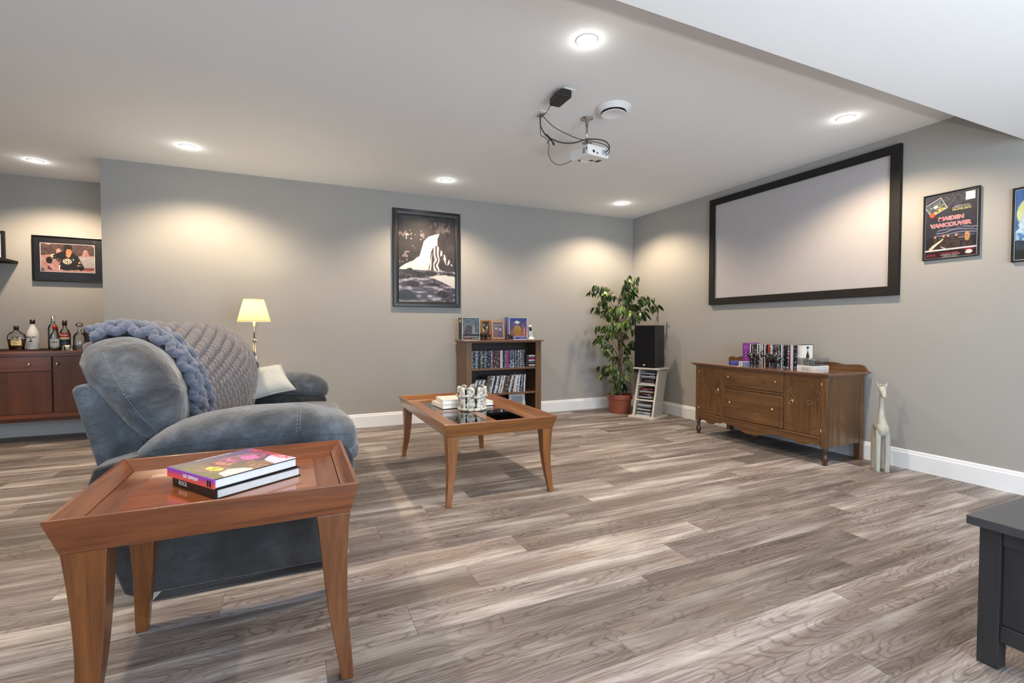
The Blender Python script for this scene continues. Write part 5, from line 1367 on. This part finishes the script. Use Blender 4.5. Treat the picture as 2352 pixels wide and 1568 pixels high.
# ------------------------------------------------------------------ antique sideboard
FX = 3.57; YL, YR = 3.53, 2.262
t = thing('sideboard', 'antique carved walnut sideboard with turned legs below the projection screen', 'sideboard', (3.8, 2.9, 0))
def sb(nm, g, m, bevel=.0, smooth=False, par=None, seg=2):
    return obj(nm, g.shift((-3.8, -2.9, 0)), m, par or t, bevel=bevel, smooth=smooth, seg=seg)
g = G()
for e, za, zb_ in ((.0, .658, .664), (.012, .664, .672), (.026, .672, .687)):
    g.box(FX - .004 - e, 4.045, YR - .008 - e, YL + .008 + e, za, zb_)
sb('top_board', g, M['antt'], .003)
sb('end_panel', G().box(FX + .03, 4.0, YR + .008, YR + .022, .135, .658), M['antz']); sb('end_panel', G().box(FX + .03, 4.0, YL - .022, YL - .008, .135, .658), M['antz'])
sb('carcass', G().box(FX + .022, 4.03, YR + .022, YL - .022, .205, .658), M['antz'])
for y in (YR, YL - .042):
    sb('corner_post', G().box(FX, FX + .045, y, y + .042, .125, .658), M['antz'], .004)
    c = (FX + .0225, y + .021, 0)
    sb('front_leg', G().lathe([(.016, .128), (.020, .122), (.014, .116), (.020, .110), (.014, .104), (.019, .098), (.013, .090), (.016, .075), (.023, .055), (.024, .038), (.019, .022), (.014, .012), (.018, .004), (.012, 0)], 20, c), M['antd'], 0, True)
for y in (YR + .004, YL - .05):
    sb('back_leg', G().box(3.985, 4.032, y, y + .046, 0, .658), M['antz'], .003)
sb('front_stile', G().box(FX + .003, FX + .022, 2.590, 2.606, .205, .658), M['antz'], .003); sb('front_stile', G().box(FX + .003, FX + .022, 3.196, 3.210, .205, .658), M['antz'], .003)
sb('top_rail', G().box(FX + .003, FX + .022, YR + .042, YL - .042, .645, .658), M['antx']); sb('mid_rail', G().box(FX + .002, FX + .022, 2.606, 3.196, .478, .498), M['antx'], .004)
sb('bottom_moulding', G().box(FX - .004, FX + .022, YR + .042, YL - .042, .192, .208), M['antx'], .005)
# scalloped apron
pts = [(YL - .042, .192), (YL - .042, .135), (YL - .06, .150)]
def scal(y0, y1, depth, z):
    out = []
    for i in range(13):
        q = i / 12; out.append((y0 + (y1 - y0) * q, z - depth * (.5 - .5 * math.cos(2 * PI * q)) - .006 * math.sin(6 * PI * q) * (1 if q < .5 else -1)))
    return out
ap = [(YL - .042, .192)] + scal(YL - .05, 3.22, .028, .148) + [(3.205, .165)] + scal(3.195, 2.62, .052, .158) + [(2.61, .150)] + scal(2.595, YR + .05, .016, .146) + [(YR + .042, .192)]
sb('apron', G().prism(ap, FX + .004, FX + .018, 'x'), M['antx'])
# splashback
bs = [(3.58, .687), (3.585, .712), (3.57, .732), (3.53, .737), (3.50, .728), (3.47, .732), (3.44, .742), (2.48, .742), (2.44, .732), (2.40, .728), (2.36, .734), (2.30, .736), (2.27, .728), (2.255, .705), (2.245, .687)]
bs = [(y * 1.0 - (.04 if y > 3 else .0), z) for y, z in bs]
sb('splashback', G().prism(bs, 4.022, 4.044, 'x'), M['antx'], .003)
def ring_pull(par, y, z):
    g = G(); g.lathe([(.012, -.004), (.012, 0)], 16, (FX + .004, y, z), ax='x'); g.ell((FX - .004, y, z), (.006, .006, .006))
    sb('pull_plate', g, M['brass'], 0, True, par)
    p = [(FX - .008, y + .015 * math.sin(a), z - .014 + .015 * math.cos(a)) for a in [2 * PI * k / 24 for k in range(25)]]
    sb('ring_pull', G().tube(p, .0022, 8, cap=False), M['brass'], 0, True, par)
def carving(par, y0, z0, w_, h_):
    # cartouche moulding on a door, y0 = centre
    P = [(0, .32), (.12, .36), (.22, .30), (.27, .20), (.38, .14), (.33, .02), (.26, -.04), (.22, -.16), (.10, -.24), (0, -.32), (-.10, -.24), (-.22, -.16), (-.26, -.04), (-.33, .02), (-.38, .14), (-.27, .20), (-.22, .30), (-.12, .36), (0, .32)]
    g = G(); g.tube(smooth_path([(FX + .001, y0 + a * w_, z0 + b * h_) for a, b in P], 5), .0035, 8)
    g.tube(smooth_path([(FX + .001, y0 + a * w_ * .82, z0 + .01 + b * h_ * .80) for a, b in P[9:15]], 5), .0028, 8)
    for s_ in (-1, 1):
        g.tube(smooth_path([(FX + .001, y0 + s_ * w_ * a, z0 + h_ * b) for a, b in ((.30, .10), (.40, .17), (.45, .10), (.41, .0), (.43, -.08))], 5), .003, 8)
    for k in range(7):
        a = k * .9; g.ell((FX + .001, y0 - w_ * .18 + .016 * math.cos(a), z0 - h_ * .14 + .016 * math.sin(a)), (.005, .008, .008), 10, 6)
    for s_ in (-1, 1):
        g.tube(smooth_path([(FX + .001, y0 + s_ * w_ * a, z0 + h_ * b) for a, b in ((.47, -.62), (.40, -.63), (.36, -.68), (.28, -.70), (0, -.70))], 5), .0028, 8)
    sb('carved_moulding', g, M['antz'], 0, True, par)
dm_, mid_ = (2.304, 2.588), (3.212, 3.486)
for (a, b), hs in ((dm_, 1), (mid_, -1)):
    d = sb('door', G().box(FX + .002, FX + .022, a, b, .211, .643), M['antz'], .003)
    carving(d, (a + b) / 2, .50, b - a, .34)
    ring_pull(d, b - .052 if hs > 0 else a + .05, .452)
    for z in (.60, .25): sb('hinge', G().lathe([(.003, z - .018), (.003, z + .018)], 8, (FX + .0, a - .002 if hs > 0 else b + .002, 0)), M['brass'], 0, True, d)
d = sb('drawer', G().box(FX - .002, FX + .022, 2.610, 3.192, .501, .643), M['antx'], .004)
P = [(3.06, .605), (3.05, .630), (2.96, .622), (2.86, .612), (2.77, .575), (2.86, .545), (2.93, .525), (2.96, .540), (3.0, .528), (3.06, .570), (3.06, .605)]
sb('carved_moulding', G().tube(smooth_path([(FX - .003, y, z) for y, z in P], 5), .003, 8), M['antx'], 0, True, d)
for y in (3.134, 2.668): knob(d, FX - .002 - 3.8, y - 2.9, .585, M['brass'], .010, 'x')
d = sb('drawer', G().box(FX - .002, FX + .022, 2.610, 3.192, .213, .474), M['antx'], .004)
g = G(); y0, y1, za, zb_ = 2.635, 3.165, .232, .452
for a, b, c, e in ((y0, y1, za, za + .005), (y0, y1, zb_ - .005, zb_), (y0, y0 + .005, za, zb_), (y1 - .005, y1, za, zb_)): g.box(FX - .005, FX - .001, a, b, c, e)
sb('drawer_bead', g, M['antx'], .001, False, d)
for y in (3.111, 2.690): knob(d, FX - .002 - 3.8, y - 2.9, .357, M['brass'], .012, 'x')

# things on the sideboard
SX = 3.80
seq3 = 'white black grey black maroon black white navy white grey white black white maroon black brightred green white grey black maroon green maroon grey black white grey black black black grey red white white black navy navy white'.split()
y = 3.113
n3 = len(seq3); st3 = (3.113 - 2.642) / n3
for i, k in enumerate(seq3):
    dvd('dvd_case', k, (SX + .0675, y - st3 / 2, TS), (0, 0, R(90)), '%s-spined DVD case, %s from the purple box in the row on the sideboard' % (SPW[k], ordn(i + 1)), 'upright DVD cases on the sideboard', (round(st3 - .0004, 4), .135, .19))
    y -= st3
t = thing('box_set', 'purple box set at the left end of the DVD row on the sideboard', 'box set', (SX + .065, 3.152, TS))
obj('case', G().box(-.068, .07, -.036, .036, 0, .196), M['purple'], t, bevel=.001)
p = [(-.0690, .014 * math.sin(a), .158 + .014 * math.cos(a)) for a in [2 * PI * k / 20 for k in range(21)]]
M['lilac'] = plain('lilac_ink', rgb(206, 160, 214), .5)
obj('ring_emblem', G().tube(p, .0014, 6, cap=False), M['lilac'], t); text('THE COLLECTION', .012, (-.0690, 0, .085), M['lilac'], t, rot=(R(90), R(90), R(-90)), sx=.9)
t = thing('box_set', 'white box set with a clock tower picture at the right end of the DVD row', 'box set', (SX + .068, 2.627, TS))
obj('case', G().box(-.068, .070, -.0125, .0125, 0, .196), M['wcard'], t, bevel=.001)
obj('case_edge', G().box(.066, .0705, -.0132, .0130, 0, .1965), M['dark'], t); obj('case_edge', G().box(-.068, .066, -.0132, .0130, .193, .1968), M['dark'], t)
def flatx(nm, P, m): obj(nm, G().prism(P, -.0136, -.0126, 'y'), m, t)
flatx('tower_picture', [(.014, .055), (.014, .085), (.019, .088), (.019, .108), (.013, .118), (.005, .138), (.0, .160), (-.005, .138), (-.013, .118), (-.019, .108), (-.019, .088), (-.014, .085), (-.014, .055)], M['blackp'])
flatx('red_buildings', [(.036, .045), (.036, .066), (.022, .070), (.016, .062), (-.016, .070), (-.046, .066), (-.046, .045)], M['red'])
flatx('badge_picture', [(.026, .172), (.012, .175), (.008, .181), (0, .184), (-.008, .181), (-.012, .175), (-.026, .172), (-.012, .169), (-.008, .163), (0, .160), (.008, .163), (.012, .169)], M['blackp'])
# white DVD boxes and clear case
for i in range(2):
    o = obj('dvd_case', G().box(3.795, 3.985, 2.512, 2.655, TS + i * .0145, TS + .014 + i * .0145), [M['wcard']], bevel=.001)
    tag(o, 'white DVD case with black lettering lying %s the clear box on the sideboard' % ('second beneath' if i == 0 else 'directly beneath'), 'case')
    if i == 0: text('PLANET EARTH', .0095, (3.7945, 2.584, TS + .0075), M['dark'], o, rot=(R(90), 0, R(-90)))
t = thing('clear_box', 'clear plastic disc box stacked on white DVD cases on the sideboard', 'box', (3.89, 2.584, TS + .029))
obj('box_shell', G().box(-.095, .095, -.072, .080, 0, .062), M['clear'], t, bevel=.008)
g = G()
for k in range(4): g.box(-.07, -.066, .052 - k * .022, .066 - k * .022, .006, .055)
for k in range(3): g.box(-.07, .07, -.05, .06, .010 + k * .018, .0115 + k * .018)
obj('inner_discs', g, M['gplastic'], t)
for i, (m, w0, nm) in enumerate((('blue', .105, 'blue'), ('wcard', .05, 'white'), ('bluepale', .04, 'pale blue'))):
    y0 = (3.248, 3.140, 3.078)[i] if False else 3.26 - (0, .110, .152)[i]
    o = obj('small_box', G().box(3.705, 3.80, y0 - w0 + .002, y0, TS, TS + .028), M[m], bevel=.001); tag(o, 'small %s box lying flat left of the purple box set' % nm, 'box', 'small boxes on the sideboard')
    if i == 0:
        text('GREETINGS', .012, (3.7045, 3.205, TS + .014), M['bluepale'], o, rot=(R(90), 0, R(-90)), bold=.0004)
    if i == 1:
        text('007', .012, (3.7045, 3.128, TS + .014), M['dark'], o, rot=(R(90), 0, R(-90)), bold=.0005)

# ------------------------------------------------------------------ giraffe
t = thing('giraffe_sculpture', 'tall whitewashed wooden giraffe sculpture standing by the baseboard', 'sculpture', (3.834, 2.041, 0), R(-137))
g = G()
for x, y in ((.047, .027), (.047, -.027), (-.047, .029), (-.047, -.029)):
    g.tube([(x, y, .0), (x, y, .12), (x * .98, y * .98, .24), (x * .85, y * .75, .29)], [.0155, .0165, .018, .022], 14)
g.tube(smooth_path([(-.062, 0, .262), (-.058, 0, .30), (-.025, 0, .312), (.02, 0, .315), (.048, 0, .300), (.056, 0, .26)], 5), [.012, .02, .027, .033, .036, .037, .037, .038, .039, .040, .041, .042, .043, .043, .043, .042, .041, .040, .039, .038, .036, .034, .030, .026, .022, .018][:26], 16)
g.tube(smooth_path([(.030, 0, .285), (.030, 0, .33), (.016, 0, .375), (.006, 0, .43), (.004, 0, .49), (.012, 0, .545), (.02, 0, .57)], 5), [.040 - .0245 * min(1, i / 17) for i in range(31)], 16)
g.tube(smooth_path([(.002, 0, .590), (.020, 0, .582), (.040, 0, .562), (.058, 0, .540), (.064, 0, .530)], 5), [.016, .020, .022, .023, .024, .024, .023, .022, .021, .020, .018, .017, .016, .015, .014, .013, .013, .012, .012, .011, .009], 14)
g.tube(smooth_path([(-.058, 0, .29), (-.072, 0, .26), (-.07, 0, .22)], 4), .005, 8)
b = obj('body', g, M['giraffe'], t); r = b.modifiers.new('r', 'REMESH'); r.voxel_size = .0042; r.use_smooth_shade = True
s_ = b.modifiers.new('s', 'SMOOTH'); s_.iterations = 3
for s_ in (-1, 1):
    obj('ear', G().loft([[(.0, s_ * .014 - .006, .590), (.012, s_ * .014 - .006, .590), (.012, s_ * .014 + .006, .590), (.0, s_ * .014 + .006, .590)], [(-.002, s_ * .026 - .005, .618), (.008, s_ * .026 - .005, .618), (.008, s_ * .026 + .005, .618), (-.002, s_ * .026 + .005, .618)], [(.002, s_ * .031 - .001, .636), (.004, s_ * .031 - .001, .636), (.004, s_ * .031 + .001, .636), (.002, s_ * .031 + .001, .636)]]), M['giraffe'], t, bevel=.001)
    obj('horn', G().tube([(.012, s_ * .008, .592), (.010, s_ * .010, .612), (.010, s_ * .011, .622)], [.005, .004, .005], 8), M['giraffe'], t, smooth=True)

# ------------------------------------------------------------------ black bench table at the right edge
QZ = .45
t = thing('black_side_table', 'black-brown stained side table with panelled side at the bottom right corner', 'table', (2.3, .60, 0))
def qb(nm, x0, x1, y0, y1, z0, z1, m, bevel=.002): return obj(nm, G().box(x0 - 2.3, x1 - 2.3, y0 - .60, y1 - .60, z0, z1), m, t, bevel=bevel)
QX0, QY1, QX1, QY0 = 1.884, .762, 2.80, .262
qb('table_top', QX0, QX1, QY0, QY1, QZ - .028, QZ, M['black_top'], .003)
ix0, iy1, ix1, iy0 = QX0 + .024, QY1 - .024, QX1 - .024, QY0 + .024
for a, b in ((ix0, iy1 - .05), (ix0, iy0), (ix1 - .05, iy1 - .05), (ix1 - .05, iy0)): qb('leg', a, a + .05, b, b + .05, 0, QZ - .028, M['black_wood'])
for a in (ix0 + .006, ix1 - .022):
    qb('top_rail', a, a + .016, iy0 + .05, iy1 - .05, QZ - .075, QZ - .028, M['black_wood']); qb('bottom_rail', a, a + .016, iy0 + .05, iy1 - .05, .085, .135, M['black_wood'])
    qb('side_panel', a + .008, a + .014, iy0 + .05, iy1 - .05, .135, QZ - .075, M['black_wood'])
qb('back_rail', ix0 + .05, ix1 - .05, iy1 - .022, iy1 - .006, QZ - .075, QZ - .028, M['black_wood'])
qb('lower_shelf', ix0 + .03, ix1 - .03, iy0 + .03, iy1 - .03, .10, .118, M['black_wood'])

# lettering curves become real meshes
bpy.context.view_layer.update(); dg = bpy.context.evaluated_depsgraph_get()
for o in [o for o in S.objects if o.type == 'FONT']:
    me = bpy.data.meshes.new_from_object(o.evaluated_get(dg))
    n_ = bpy.data.objects.new('lettering', me); COL.objects.link(n_); n_.parent = o.parent
    n_.location = o.location; n_.rotation_euler = o.rotation_euler; n_.scale = o.scale
    bpy.data.objects.remove(o)
